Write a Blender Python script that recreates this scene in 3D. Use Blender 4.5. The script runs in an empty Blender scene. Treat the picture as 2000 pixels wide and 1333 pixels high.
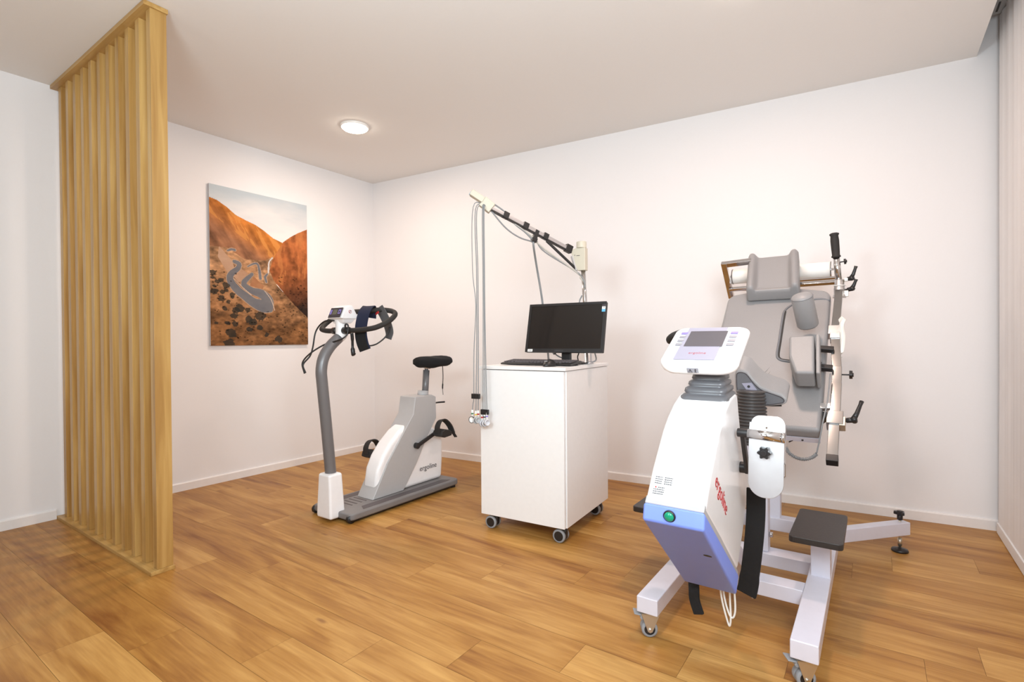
import bpy, bmesh, math, random
import numpy as np
from mathutils import Vector, Matrix
random.seed(7)
C = bpy.context.scene.collection
PI = math.pi
H = 2.6
# ------------------------------------------------------------------ camera
cam_d = bpy.data.cameras.new('camera'); cam = bpy.data.objects.new('camera', cam_d); C.objects.link(cam)
F, YAW, HY, ROLL, PITCH = 1012.3145, -.6102, 672.8416, -.0069, -.0095
fw = Vector((math.sin(YAW), math.cos(YAW), 0)); rt = Vector((math.cos(YAW), -math.sin(YAW), 0)); up = Vector((0, 0, 1))
fw, up = fw*math.cos(PITCH)+up*math.sin(PITCH), up*math.cos(PITCH)-fw*math.sin(PITCH)
rt, up = rt*math.cos(ROLL)+up*math.sin(ROLL), up*math.cos(ROLL)-rt*math.sin(ROLL)
mw = Matrix.Identity(4)
for i in range(3):
    mw[i][0] = rt[i]; mw[i][1] = up[i]; mw[i][2] = -fw[i]
mw[0][3], mw[1][3], mw[2][3] = 1.5535*H, -1.3109*H, .4085*H
cam.matrix_world = mw
cam_d.sensor_width = 36; cam_d.sensor_fit = 'HORIZONTAL'; cam_d.lens = F*36/2000
cam_d.shift_y = (HY-666.5)/2000; cam_d.clip_start = .05
bpy.context.scene.camera = cam
# ------------------------------------------------------------------ world, light, exposure
sc = bpy.context.scene
sc.view_settings.view_transform = 'Standard'; sc.view_settings.look = 'None'
sc.view_settings.gamma = 1; sc.view_settings.use_curve_mapping = False
sc.view_settings.exposure = -.03
w = bpy.data.worlds.new('world'); sc.world = w; w.use_nodes = True
w.node_tree.nodes['Background'].inputs[0].default_value = (.95, .93, .95, 1)
w.node_tree.nodes['Background'].inputs[1].default_value = .6
def area(name, loc, target, size, sizey, power, col, shape='RECTANGLE', spread=None):
    d = bpy.data.lights.new(name, 'AREA'); d.shape = shape; d.size = size
    if shape == 'RECTANGLE': d.size_y = sizey
    d.energy = power; d.color = col
    if spread: d.spread = spread
    o = bpy.data.objects.new(name, d); C.objects.link(o); o.location = loc
    v = Vector(target)-Vector(loc); o.rotation_euler = v.to_track_quat('-Z', 'Y').to_euler()
    return o
LAMPS = [(.985, -.99), (3.60, -1.03)]
for (x, y), e, c in zip(LAMPS, (16.4, 12.8), ((1, .79, .65), (1, .70, .58))):
    area('downlight', (x, y, H-.035), (x, y, 0), .16, .16, e, c, 'DISK')
area('side_fill', (4.35, -3.2, 1.6), (1.2, -.2, 1.4), .7, .9, 47, (.86, .95, 1))  # added soft light right of the camera, fitted to balance the room
area('rear_fill', (2.9, -6.2, 1.7), (3.1, 0, 1.3), 1.8, 1.5, 36, (.84, .93, 1))  # added area light behind the camera; the wall there has no window
area('ceiling_fill', (3.2, -3.7, 1.7), (2.0, -1.5, 2.6), .5, .4, 30, (.76, .93, 1))  # added light aimed upward to brighten the ceiling, no real source

# ------------------------------------------------------------------ materials
def mat(name, col, rough=.5, metal=0, spec=.5, noise=0, nscale=40, bump=0, coat=0, emit=None):
    m = bpy.data.materials.new(name); m.use_nodes = True; nt = m.node_tree; b = nt.nodes['Principled BSDF']
    b.inputs['Base Color'].default_value = (*col, 1); b.inputs['Roughness'].default_value = rough
    b.inputs['Metallic'].default_value = metal; b.inputs['Specular IOR Level'].default_value = spec
    b.inputs['Coat Weight'].default_value = coat
    if emit: b.inputs['Emission Color'].default_value = (*emit[0], 1); b.inputs['Emission Strength'].default_value = emit[1]
    tc = nt.nodes.new('ShaderNodeTexCoord'); n = nt.nodes.new('ShaderNodeTexNoise'); n.inputs['Scale'].default_value = nscale
    n.inputs['Detail'].default_value = 4
    nt.links.new(tc.outputs['Object'], n.inputs['Vector'])
    mx = nt.nodes.new('ShaderNodeMix'); mx.data_type = 'RGBA'
    k = noise if noise else .03
    mx.inputs['A'].default_value = (*[c*(1-k) for c in col], 1); mx.inputs['B'].default_value = (*[min(1, c*(1+k)) for c in col], 1)
    nt.links.new(n.outputs['Fac'], mx.inputs['Factor']); nt.links.new(mx.outputs['Result'], b.inputs['Base Color'])
    if bump:
        bp = nt.nodes.new('ShaderNodeBump'); bp.inputs['Strength'].default_value = bump; bp.inputs['Distance'].default_value = .002
        nt.links.new(n.outputs['Fac'], bp.inputs['Height']); nt.links.new(bp.outputs['Normal'], b.inputs['Normal'])
    return m
def wood_mat(name, axis, c1, c2, c3, rough=.38):
    m = bpy.data.materials.new(name); m.use_nodes = True; nt = m.node_tree; b = nt.nodes['Principled BSDF']
    tc = nt.nodes.new('ShaderNodeTexCoord'); mp = nt.nodes.new('ShaderNodeMapping')
    s = [26, 26, 26]; s[axis] = 1.1; mp.inputs['Scale'].default_value = s
    nt.links.new(tc.outputs['Object'], mp.inputs['Vector'])
    n = nt.nodes.new('ShaderNodeTexNoise'); n.inputs['Scale'].default_value = 1; n.inputs['Detail'].default_value = 6; n.inputs['Distortion'].default_value = .6
    nt.links.new(mp.outputs[0], n.inputs['Vector'])
    r = nt.nodes.new('ShaderNodeValToRGB'); e = r.color_ramp.elements
    e[0].position = .3; e[0].color = (*c1, 1); e[1].position = .75; e[1].color = (*c3, 1)
    q = e.new(.52); q.color = (*c2, 1)
    nt.links.new(n.outputs['Fac'], r.inputs[0]); nt.links.new(r.outputs[0], b.inputs['Base Color'])
    mp2 = nt.nodes.new('ShaderNodeMapping'); s2 = [160, 160, 160]; s2[axis] = 4; mp2.inputs['Scale'].default_value = s2
    nt.links.new(tc.outputs['Object'], mp2.inputs['Vector'])
    n2 = nt.nodes.new('ShaderNodeTexNoise'); n2.inputs['Scale'].default_value = 1; nt.links.new(mp2.outputs[0], n2.inputs['Vector'])
    bp = nt.nodes.new('ShaderNodeBump'); bp.inputs['Strength'].default_value = .25; bp.inputs['Distance'].default_value = .001
    nt.links.new(n2.outputs['Fac'], bp.inputs['Height']); nt.links.new(bp.outputs['Normal'], b.inputs['Normal'])
    b.inputs['Roughness'].default_value = rough
    return m
def floor_mat():
    m = bpy.data.materials.new('floor_planks'); m.use_nodes = True; nt = m.node_tree; b = nt.nodes['Principled BSDF']
    L = nt.links.new; N = lambda t: nt.nodes.new('ShaderNode'+t)
    uv = N('UVMap'); uv.uv_map = 'plank'; at = N('Attribute'); at.attribute_name = 'tone'; at.attribute_type = 'GEOMETRY'
    comb = N('CombineXYZ'); mul = N('Math'); mul.operation = 'MULTIPLY'; mul.inputs[1].default_value = 37.0
    L(at.outputs['Fac'], mul.inputs[0]); L(mul.outputs[0], comb.inputs['Z']); 
    add = N('VectorMath'); add.operation = 'ADD'; L(uv.outputs[0], add.inputs[0]); L(comb.outputs[0], add.inputs[1])
    def noise(sx, sy, det, dist=0.):
        mp = N('Mapping'); mp.inputs['Scale'].default_value = (sx, sy, 1); L(add.outputs[0], mp.inputs['Vector'])
        n = N('TexNoise'); n.inputs['Scale'].default_value = 1; n.inputs['Detail'].default_value = det; n.inputs['Distortion'].default_value = dist
        L(mp.outputs[0], n.inputs['Vector']); return n
    broad = noise(1.1, 6.5, 4, 1.3); fine = noise(5, 120, 4); mid = noise(2.2, 30, 5, 1.5)
    r = N('ValToRGB'); e = r.color_ramp.elements
    e[0].position = .25; e[0].color = (.225, .078, .012, 1); e[1].position = .72; e[1].color = (.61, .345, .105, 1)
    q = e.new(.47); q.color = (.41, .196, .043, 1)
    s1 = N('Math'); s1.operation = 'MULTIPLY_ADD'; s1.inputs[1].default_value = .66; L(broad.outputs['Fac'], s1.inputs[0])
    s2 = N('Math'); s2.operation = 'MULTIPLY'; s2.inputs[1].default_value = .34; L(mid.outputs['Fac'], s2.inputs[0]); L(s2.outputs[0], s1.inputs[2])
    s3 = N('Math'); s3.operation = 'MULTIPLY_ADD'; s3.inputs[1].default_value = .15; L(at.outputs['Fac'], s3.inputs[0]); 
    s4 = N('Math'); s4.operation = 'ADD'; s4.inputs[1].default_value = -.075; L(s1.outputs[0], s4.inputs[0]); L(s4.outputs[0], s3.inputs[2])
    L(s3.outputs[0], r.inputs[0])
    # fine grain
    mg = N('Mix'); mg.data_type = 'RGBA'; mg.blend_type = 'MULTIPLY'; mg.inputs['Factor'].default_value = .22
    rg = N('ValToRGB'); rg.color_ramp.elements[0].position = .35; rg.color_ramp.elements[0].color = (.62, .50, .40, 1); rg.color_ramp.elements[1].position = .6; rg.color_ramp.elements[1].color = (1, 1, 1, 1)
    L(fine.outputs['Fac'], rg.inputs[0]); L(r.outputs[0], mg.inputs['A']); L(rg.outputs[0], mg.inputs['B'])
    # knots and small dark flecks
    mp = N('Mapping'); mp.inputs['Scale'].default_value = (2.6, 7.5, 1); L(add.outputs[0], mp.inputs['Vector'])
    vo = N('TexVoronoi'); vo.inputs['Scale'].default_value = 1; L(mp.outputs[0], vo.inputs['Vector'])
    dn = noise(18, 40, 3); dv = N('Math'); dv.operation = 'MULTIPLY_ADD'; dv.inputs[1].default_value = .16; L(dn.outputs['Fac'], dv.inputs[0]); L(vo.outputs['Distance'], dv.inputs[2])
    rk = N('ValToRGB'); rk.color_ramp.elements[0].position = .10; rk.color_ramp.elements[0].color = (1, 1, 1, 1); rk.color_ramp.elements[1].position = .19; rk.color_ramp.elements[1].color = (0, 0, 0, 1)
    L(dv.outputs[0], rk.inputs[0])
    sel = N('Math'); sel.operation = 'GREATER_THAN'; sel.inputs[1].default_value = .52
    sp = N('SeparateColor'); L(vo.outputs['Color'], sp.inputs[0]); L(sp.outputs[0], sel.inputs[0])
    km = N('Math'); km.operation = 'MULTIPLY'; L(rk.outputs[0], km.inputs[0]); L(sel.outputs[0], km.inputs[1])
    km2 = N('Math'); km2.operation = 'MULTIPLY'; km2.inputs[1].default_value = .7; L(km.outputs[0], km2.inputs[0])
    mk = N('Mix'); mk.data_type = 'RGBA'; mk.inputs['B'].default_value = (.20, .075, .02, 1); L(km2.outputs[0], mk.inputs['Factor']); L(mg.outputs['Result'], mk.inputs['A'])
    L(mk.outputs['Result'], b.inputs['Base Color'])
    b.inputs['Roughness'].default_value = .42; b.inputs['Specular IOR Level'].default_value = .35
    bp = N('Bump'); bp.inputs['Strength'].default_value = .12; bp.inputs['Distance'].default_value = .001
    L(fine.outputs['Fac'], bp.inputs['Height']); L(bp.outputs['Normal'], b.inputs['Normal'])
    return m
M = dict(
    wall=mat('wall_paint', (.86, .835, .835), .75, nscale=90, noise=.01, bump=.05),
    ceil=mat('ceiling_paint', (.84, .815, .79), .8, nscale=60, noise=.01),
    skirt=mat('baseboard_paint', (.85, .81, .79), .45),
    curtain=mat('curtain_fabric', (.80, .78, .775), .8, nscale=300, noise=.03, bump=.1),
    hem=mat('curtain_hem', (.78, .76, .75), .6),
    rail=mat('rail_grey', (.38, .37, .36), .5), dark=mat('slot_dark', (.04, .038, .036), .7),
    oak_v=wood_mat('oak_vertical', 2, (.34, .175, .045), (.47, .275, .085), (.60, .385, .140), .33),
    oak_h=wood_mat('oak_horizontal', 0, (.34, .175, .045), (.47, .275, .085), (.60, .385, .140), .38),
    white=mat('white_enamel', (.90, .89, .90), .28, coat=.3), cab=mat('white_laminate', (.88, .865, .86), .38),
    grey=mat('grey_plastic', (.20, .19, .19), .42), greyd=mat('grey_dark_plastic', (.10, .085, .09), .55),
    greyl=mat('light_grey_plastic', (.45, .445, .45), .42), greyt=mat('grey_tube_paint', (.165, .16, .165), .32, metal=.15),
    black=mat('black_plastic', (.016, .015, .016), .38), blackm=mat('black_foam', (.022, .019, .018), .75, bump=.2, nscale=300),
    cloth=mat('black_cloth', (.008, .008, .009), .95, bump=.3, nscale=200), navy=mat('navy_cloth', (.010, .014, .04), .85, bump=.2, nscale=400),
    cuffi=mat('cuff_lining', (.10, .10, .105), .8), red=mat('red_print', (.42, .010, .012), .5), ink=mat('dark_print', (.05, .04, .05), .5),
    chrome=mat('chrome', (.62, .61, .61), .10, metal=1), steel=mat('brushed_steel', (.74, .74, .75), .34, metal=1, noise=.04, nscale=120),
    zinc=mat('zinc_plate', (.60, .56, .48), .35, metal=.9),
    lilac=mat('lilac_grey_paint', (.70, .69, .78), .34, coat=.15), blue=mat('blue_plastic', (.20, .30, .86), .42),
    green=mat('green_button', (.0, .30, .16), .2, coat=.5), leather=mat('grey_leatherette', (.285, .278, .282), .42, bump=.25, nscale=220, noise=.04),
    leatherd=mat('grey_leatherette_side', (.13, .132, .145), .5, bump=.3, nscale=220), piping=mat('piping_grey', (.17, .175, .19), .5),
    rubber=mat('rubber_dark', (.055, .050, .050), .35), rubberg=mat('rubber_grey', (.30, .31, .33), .5), bellow=mat('bellows_grey', (.115, .115, .125), .3),
    screen=mat('screen_black', (.012, .009, .008), .12), screeng=mat('screen_grey', (.11, .10, .115), .22), lcd=mat('lcd_olive', (.13, .125, .09), .25),
    lav=mat('lavender_panel', (.36, .35, .44), .4), lavd=mat('lavender_button', (.26, .21, .58), .4), greyb=mat('grey_button', (.30, .295, .33), .4),
    beige=mat('beige_plastic', (.60, .56, .455), .45), alu=mat('aluminium', (.62, .62, .64), .28, metal=.9), cable=mat('grey_cable', (.25, .26, .27), .45),
    cablew=mat('white_cable', (.78, .76, .72), .4), plate=mat('plate_steel', (.56, .56, .57), .36, metal=1, noise=.05, nscale=40), cableg=mat('cream_cable', (.48, .46, .42), .4), railm=mat('rail_chrome', (.38, .375, .37), .15, metal=1, noise=.05, nscale=18), cableb=mat('black_cable', (.015, .015, .016), .4), step=mat('black_step', (.022, .018, .017), .42, nscale=150, noise=.25, bump=.25),
    paper=mat('paper_white', (.90, .88, .84), .8), strapw=mat('ivory_strap', (.80, .79, .75), .6), felt=mat('black_velcro', (.010, .010, .011), .9, bump=.5, nscale=120),
    yellow=mat('yellow_mark', (.75, .55, .08), .5), greenm=mat('green_mark', (.05, .2, .1), .5), cyan=mat('blue_sticker', (.12, .45, .75), .4),
    trans=mat('electrode_pad', (.62, .62, .66), .35), lampglow=mat('lamp_diffuser', (1, .95, .85), .5, emit=((1, .90, .74), 24)), lamprim=mat('lamp_rim', (.93, .90, .86), .4),
    floor=floor_mat(), joint=mat('floor_joint', (.16, .075, .02), .6))
pm = bpy.data.materials.new('canvas_print'); pm.use_nodes = True
_a = pm.node_tree.nodes.new('ShaderNodeAttribute'); _a.attribute_name = 'paint'
pm.node_tree.links.new(_a.outputs['Color'], pm.node_tree.nodes['Principled BSDF'].inputs['Base Color'])
pm.node_tree.nodes['Principled BSDF'].inputs['Roughness'].default_value = .7; pm.node_tree.nodes['Principled BSDF'].inputs['Specular IOR Level'].default_value = .15
M['picture'] = pm

# ------------------------------------------------------------------ helpers
def world_mat(o):
    m = Matrix.LocRotScale(o.location, o.rotation_euler, o.scale)
    return world_mat(o.parent) @ m if o.parent else m
def obj(name, bm, m, parent=None, smooth=False, bevel=0, seg=2, label=None, angle=30, subsurf=0):
    bmesh.ops.recalc_face_normals(bm, faces=bm.faces)
    me = bpy.data.meshes.new(name)
    if parent: bm.transform(world_mat(parent).inverted())
    bm.to_mesh(me); bm.free()
    ms = m if isinstance(m, (list, tuple)) else [m]
    for k in ms: me.materials.append(M[k])
    if smooth: me.shade_smooth()
    o = bpy.data.objects.new(name, me); C.objects.link(o)
    if parent: o.parent = parent
    if bevel:
        b = o.modifiers.new('bevel', 'BEVEL'); b.width = bevel; b.segments = seg; b.limit_method = 'ANGLE'; b.angle_limit = math.radians(angle)
        b.harden_normals = False
        me.shade_smooth()
        es = o.modifiers.new('wn', 'WEIGHTED_NORMAL'); es.keep_sharp = True
    if subsurf:
        s = o.modifiers.new('sub', 'SUBSURF'); s.levels = s.render_levels = subsurf
    if label: o['label'] = label
    return o
def thing(name, label, cat, loc=(0, 0, 0), rz=0, group=None):
    o = bpy.data.objects.new(name, None); C.objects.link(o); o.location = loc; o.rotation_euler = (0, 0, rz)
    o.empty_display_size = .05
    o['label'] = label; o['category'] = cat
    if group: o['group'] = group
    return o
def tag(o, label, cat, group=None):
    o['label'] = label; o['category'] = cat
    if group: o['group'] = group
    return o
def copy_tree(o, parent=None):
    c = o.copy(); C.objects.link(c)
    if parent: c.parent = parent
    for ch in [x for x in bpy.data.objects if x.parent == o]: copy_tree(ch, c)
    return c
V = Vector
def box(bm, x0, x1, y0, y1, z0, z1, M4=None):
    vs = [bm.verts.new(V((x, y, z))) for x in (x0, x1) for y in (y0, y1) for z in (z0, z1)]
    for f in ((0, 1, 3, 2), (4, 6, 7, 5), (0, 4, 5, 1), (2, 3, 7, 6), (0, 2, 6, 4), (1, 5, 7, 3)): bm.faces.new([vs[i] for i in f])
    if M4: 
        for v in vs: v.co = M4 @ v.co
    return vs
def B(*a, M4=None):
    bm = bmesh.new(); box(bm, *a, M4=M4); return bm
def frame_of(d):
    d = d.normalized(); a = V((0, 0, 1)) if abs(d.z) < .9 else V((0, 1, 0))
    u = d.cross(a).normalized(); return u, d.cross(u).normalized()
def smooth_path(pts, n=6, closed=False):
    pts = [V(p) for p in pts]; out = []
    m = len(pts)
    for i in range(m if closed else m-1):
        p0 = pts[(i-1) % m] if (closed or i > 0) else pts[0]*2-pts[1]; p1 = pts[i]; p2 = pts[(i+1) % m]
        p3 = pts[(i+2) % m] if (closed or i+2 < m) else p2*2-p1
        for k in range(n):
            t = k/n
            out.append(.5*((2*p1)+(p2-p0)*t+(2*p0-5*p1+4*p2-p3)*t*t+(3*p1-p0-3*p2+p3)*t**3))
    if not closed: out.append(pts[-1])
    return out
def tube(bm, pts, r, n=10, closed=False, caps=True, square=False, flat=None):
    """r number or list; square tubes use n=4; flat=(w,h) gives a strap section with a fixed side vector"""
    pts = [V(p) for p in pts]; m = len(pts); rings = []
    t0 = (pts[1]-pts[0]).normalized(); u, v = frame_of(t0)
    for i, p in enumerate(pts):
        a = pts[(i-1) % m] if (closed or i > 0) else p; b = pts[(i+1) % m] if (closed or i < m-1) else p
        t = (b-a).normalized()
        u = (u-t*u.dot(t)).normalized(); v = t.cross(u)
        rr = r[i] if isinstance(r, (list, tuple)) else r
        ring = [bm.verts.new(p+u*(math.cos(2*PI*k/n)*rr)+v*(math.sin(2*PI*k/n)*rr)) for k in range(n)]
        rings.append(ring)
    for i in range(m if closed else m-1):
        A, Bq = rings[i], rings[(i+1) % m]
        for k in range(n): bm.faces.new((A[k], A[(k+1) % n], Bq[(k+1) % n], Bq[k]))
    if caps and not closed:
        bm.faces.new(rings[0]); bm.faces.new(rings[-1])
    return bm
def T(pts, r, n=10, **k): return tube(bmesh.new(), pts, r, n, **k)
def strap(bm, pts, side, w, th):
    pts = [V(p) for p in pts]; s = V(side).normalized(); rings = []
    for i, p in enumerate(pts):
        a = pts[max(0, i-1)]; b = pts[min(len(pts)-1, i+1)]; t = (b-a).normalized(); sd = (s-t*s.dot(t)).normalized(); nn = t.cross(sd)
        ww = w[i] if isinstance(w, (list, tuple)) else w
        rings.append([bm.verts.new(p+sd*(sx*ww/2)+nn*(sy*th/2)) for sx, sy in ((-1, -1), (1, -1), (1, 1), (-1, 1))])
    for A, Bq in zip(rings, rings[1:]):
        for k in range(4): bm.faces.new((A[k], A[(k+1) % 4], Bq[(k+1) % 4], Bq[k]))
    bm.faces.new(rings[0]); bm.faces.new(rings[-1]); return bm
def bar(bm, a, b, w, h, side=(1, 0, 0)):
    """rectangular bar from a to b, w along side, h across"""
    a, b = V(a), V(b); t = (b-a).normalized(); s = V(side); s = (s-t*s.dot(t)).normalized(); n = t.cross(s)
    R = Matrix((s, t, n)).transposed().to_4x4(); R.translation = a
    return box(bm, -w/2, w/2, 0, (b-a).length, -h/2, h/2, M4=R)
def cyl(bm, a, b, r0, r1=None, n=24, caps=True):
    a, b = V(a), V(b); r1 = r0 if r1 is None else r1
    return tube(bm, [a, b], [r0, r1], n, caps=caps)
def lathe(bm, a, axis, prof, n=28, cap=True):
    """prof list of (distance along axis, radius)"""
    a = V(a); t = V(axis).normalized(); u, v = frame_of(t); rings = []
    for d, r in prof:
        rings.append([bm.verts.new(a+t*d+u*(math.cos(2*PI*k/n)*r)+v*(math.sin(2*PI*k/n)*r)) for k in range(n)])
    for A, Bq in zip(rings, rings[1:]):
        for k in range(n): bm.faces.new((A[k], A[(k+1) % n], Bq[(k+1) % n], Bq[k]))
    if cap: bm.faces.new(rings[0]); bm.faces.new(rings[-1])
    return bm
def prism(bm, pts, d):
    """pts 3D polygon, extruded by vector d"""
    d = V(d); A = [bm.verts.new(V(p)) for p in pts]; Bq = [bm.verts.new(V(p)+d) for p in pts]; n = len(A)
    bm.faces.new(A); bm.faces.new(Bq[::-1])
    for i in range(n): bm.faces.new((A[i], A[(i+1) % n], Bq[(i+1) % n], Bq[i]))
    return bm
def yz(pts, x0, x1):
    return prism(bmesh.new(), [(x0, y, z) for y, z in pts], (x1-x0, 0, 0))
def text(s, name, size, M4, m, parent, depth=.0006, align='LEFT', sx=1):
    c = bpy.data.curves.new(name, 'FONT'); c.body = s; c.size = size; c.extrude = depth; c.align_x = align; c.resolution_u = 3; c.offset = -.010*size
    t = bpy.data.objects.new(name+'_src', c); C.objects.link(t)
    dg = bpy.context.evaluated_depsgraph_get(); me0 = t.evaluated_get(dg).to_mesh()
    bm = bmesh.new(); bm.from_mesh(me0); bpy.data.objects.remove(t)
    bm.transform(M4 @ Matrix.Diagonal((sx, 1, 1, 1)))
    return obj(name, bm, m, parent)
def axes(o, x, y):
    x = V(x).normalized(); y = V(y); y = (y-x*y.dot(x)).normalized(); z = x.cross(y)
    R = Matrix((x, y, z)).transposed().to_4x4(); R.translation = V(o); return R
def structure(name, bm, m, parent=None, **k):
    o = obj(name, bm, m, parent, **k)
    if not parent: o['kind'] = 'structure'
    return o

# ------------------------------------------------------------------ room shell
SK = .0905463                                   # the far wall runs slightly out of square
XR, XE, YB = 4.72, 4.50, -6.5
def floor():
    bm = bmesh.new(); uvl = bm.loops.layers.uv.new('plank'); tl = bm.faces.layers.float.new('tone')
    offs = {0: .52, 1: .74, 2: 1.13, 3: .207, 4: .502, 5: .817, 6: 1.13, 7: .208, 8: .572, 13: .506, 14: .825}
    tones = {(1, 0): .1, (0, 0): .25, (1, 1): .0, (2, 0): .2, (2, 1): .2, (0, 1): .35}
    PW, PL, g = .184, 1.2, .0005
    rnd = random.Random(4)
    for n in range(-20, 20):
        y0 = -2.903+PW*n; y1 = y0+PW
        if y1 < YB-.05 or y0 > .6: continue
        o = offs.get(n, rnd.random()*1.2); k = 0
        x = o-1.2
        while x < XR+.05:
            a, b = max(x, -.02), min(x+PL, XR+.05)
            if b > a:
                vs = [bm.verts.new((p, q, 0)) for p, q in ((a+g, y0+g), (b-g, y0+g), (b-g, y1-g), (a+g, y1-g))]
                f = bm.faces.new(vs); f[tl] = tones.get((n, k), rnd.random())
                ou = rnd.random()*20; ov = rnd.random()*20
                for l, (p, q) in zip(f.loops, ((a, y0), (b, y0), (b, y1), (a, y1))): l[uvl].uv = (p-x+ou, q-y0+ov)
            x += PL; k += 1
    # dark joint bed below the planks
    vs = [bm.verts.new(p) for p in ((-.02, YB-.05, -.0015), (XR+.05, YB-.05, -.0015), (XR+.05, .6, -.0015), (-.02, .6, -.0015))]
    f = bm.faces.new(vs); f.material_index = 1
    f2 = [bm.verts.new(p) for p in ((-.02, YB-.05, -.1), (XR+.05, YB-.05, -.1), (XR+.05, .6, -.1), (-.02, .6, -.1))]; bm.faces.new(f2[::-1]).material_index = 1
    structure('floor', bm, ['floor', 'joint'])
floor()
structure('wall_left', B(-.12, 0, YB-.1, .1, 0, 2.9), 'wall')
bm = bmesh.new(); prism(bm, [(-.12, -.0109, 0), (XR+.12, SK*(XR+.12), 0), (XR+.12, SK*(XR+.12)+.12, 0), (-.12, .12, 0)], (0, 0, 2.9)); structure('wall_back', bm, 'wall')
structure('wall_right', B(XR, XR+.12, YB-.1, .43, 0, 2.9), 'wall')
structure('wall_front', B(-.12, XR+.12, YB-.12, YB, 0, 2.9), 'wall')
structure('reflection_panel_1', B(.5, 1.45, YB, YB+.04, 0, 2.05), 'oak_v')  # unseen dark wood panel added behind the camera for chrome to reflect
structure('reflection_panel_2', B(1.6, 2.55, YB, YB+.04, 0, 2.05), 'oak_v')  # second added panel, out of view, darkens the metal reflections
bm = bmesh.new()
prism(bm, [(-.12, YB-.1, H), (XE, YB-.1, H), (XE, SK*XE+.005, H), (-.12, -.008, H)], (0, 0, .3))
structure('ceiling', bm, 'ceil')
structure('ceiling.001', B(XE, XR+.12, YB-.1, .55, 2.82, 2.9), 'ceil')
def skirting(name, a, b, nrm, th=.014, hh=.058):
    a, b, nrm = V(a), V(b), V(nrm).normalized()
    prof = [(0, 0), (th, 0), (th, hh-.006), (th-.006, hh), (0, hh)]
    bm = bmesh.new(); prism(bm, [a+nrm*p+V((0, 0, q)) for p, q in prof], b-a)
    structure(name, bm, 'skirt')
skirting('baseboard_left', (0, -2.335, 0), (0, 0, 0), (1, 0, 0)); skirting('baseboard_left.001', (0, YB, 0), (0, -2.436, 0), (1, 0, 0))
skirting('baseboard_back', (0, 0, 0), (XR, SK*XR, 0), (SK, -1, 0))

# curtain and its ceiling rail
def curtain():
    bm = bmesh.new(); ys = np.arange(-6.3, .3601, .02); rng = random.Random(3)
    def off(y): return 4.585+.004*math.sin(y*38)+.003*math.sin(y*91+1)+.002*math.sin(y*17)
    for side in (0, .004):
        rows = []
        for z in (.058, .9, 1.8, 2.745):
            k = min(1, z/2.0)
            rows.append([bm.verts.new((4.585+(off(y)-4.585)*k+side, y, z)) for y in ys])
        for r0, r1 in zip(rows, rows[1:]):
            for i in range(len(ys)-1): bm.faces.new((r0[i], r0[i+1], r1[i+1], r1[i]))
    o = obj('panel_curtain', bm, 'curtain', smooth=True)
    tag(o, 'pale sheer panel curtain hanging from ceiling recess to floor at the right edge', 'curtain')
    obj('hem_bar', B(4.578, 4.592, -6.3, .36, .003, .06), 'hem', o, bevel=.003)
curtain()
cr = obj('curtain_rail', B(4.508, 4.60, -6.3, .30, 2.752, 2.775), 'rail'); tag(cr, 'grey slotted curtain rail inside the ceiling recess, top right', 'curtain rail')
bm = bmesh.new()
for x in (4.528, 4.556):
    for y0, y1 in ((.17, .27), (-.25, .12), (-6.2, -.30)): box(bm, x, x+.009, y0, y1, 2.7508, 2.7525)
obj('rail_slot', bm, 'dark', cr)
for y in (.2, -.8, -1.8): obj('bracket', B(4.54, 4.56, y-.01, y+.01, 2.775, 2.82), 'rail', cr)

# ceiling downlights
def downlight(x, y, label):
    t = thing('ceiling_downlight', label, 'ceiling lamp', (x, y, H), group=None)
    bm = bmesh.new(); lathe(bm, (x, y, H), (0, 0, -1), [(0, .097), (.008, .099), (.014, .094), (.014, .088), (.006, .088)], 48, cap=False); obj('rim', bm, 'lamprim', t, smooth=True)
    bm = bmesh.new(); lathe(bm, (x, y, H), (0, 0, -1), [(.006, .0885), (.018, .0885), (.024, .080), (.027, .05), (.028, .001)], 48); obj('diffuser', bm, 'lampglow', t, smooth=True)
downlight(*LAMPS[0], 'lit round flat ceiling light above the exercise bike')
downlight(*LAMPS[1], 'lit round flat ceiling light above the couch ergometer, nearer the curtain')

# ------------------------------------------------------------------ slat partition
t = thing('slat_partition', 'floor-to-ceiling oak room divider of vertical slats by left wall', 'room divider', (.68, -2.385, 0))
obj('base_board', B(.004, 1.359, -2.435, -2.336, 0, .018), 'oak_h', t, bevel=.001)
obj('top_board', B(.004, 1.359, -2.435, -2.336, H-.022, H-.001), 'oak_h', t, bevel=.001)
for k in range(11):
    x = .049+.1258*k; bm = B(x, x+.0435, -2.407, -2.340, .018, H-.022)
    obj('slat', bm, 'oak_v', t, bevel=.0012)

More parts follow.
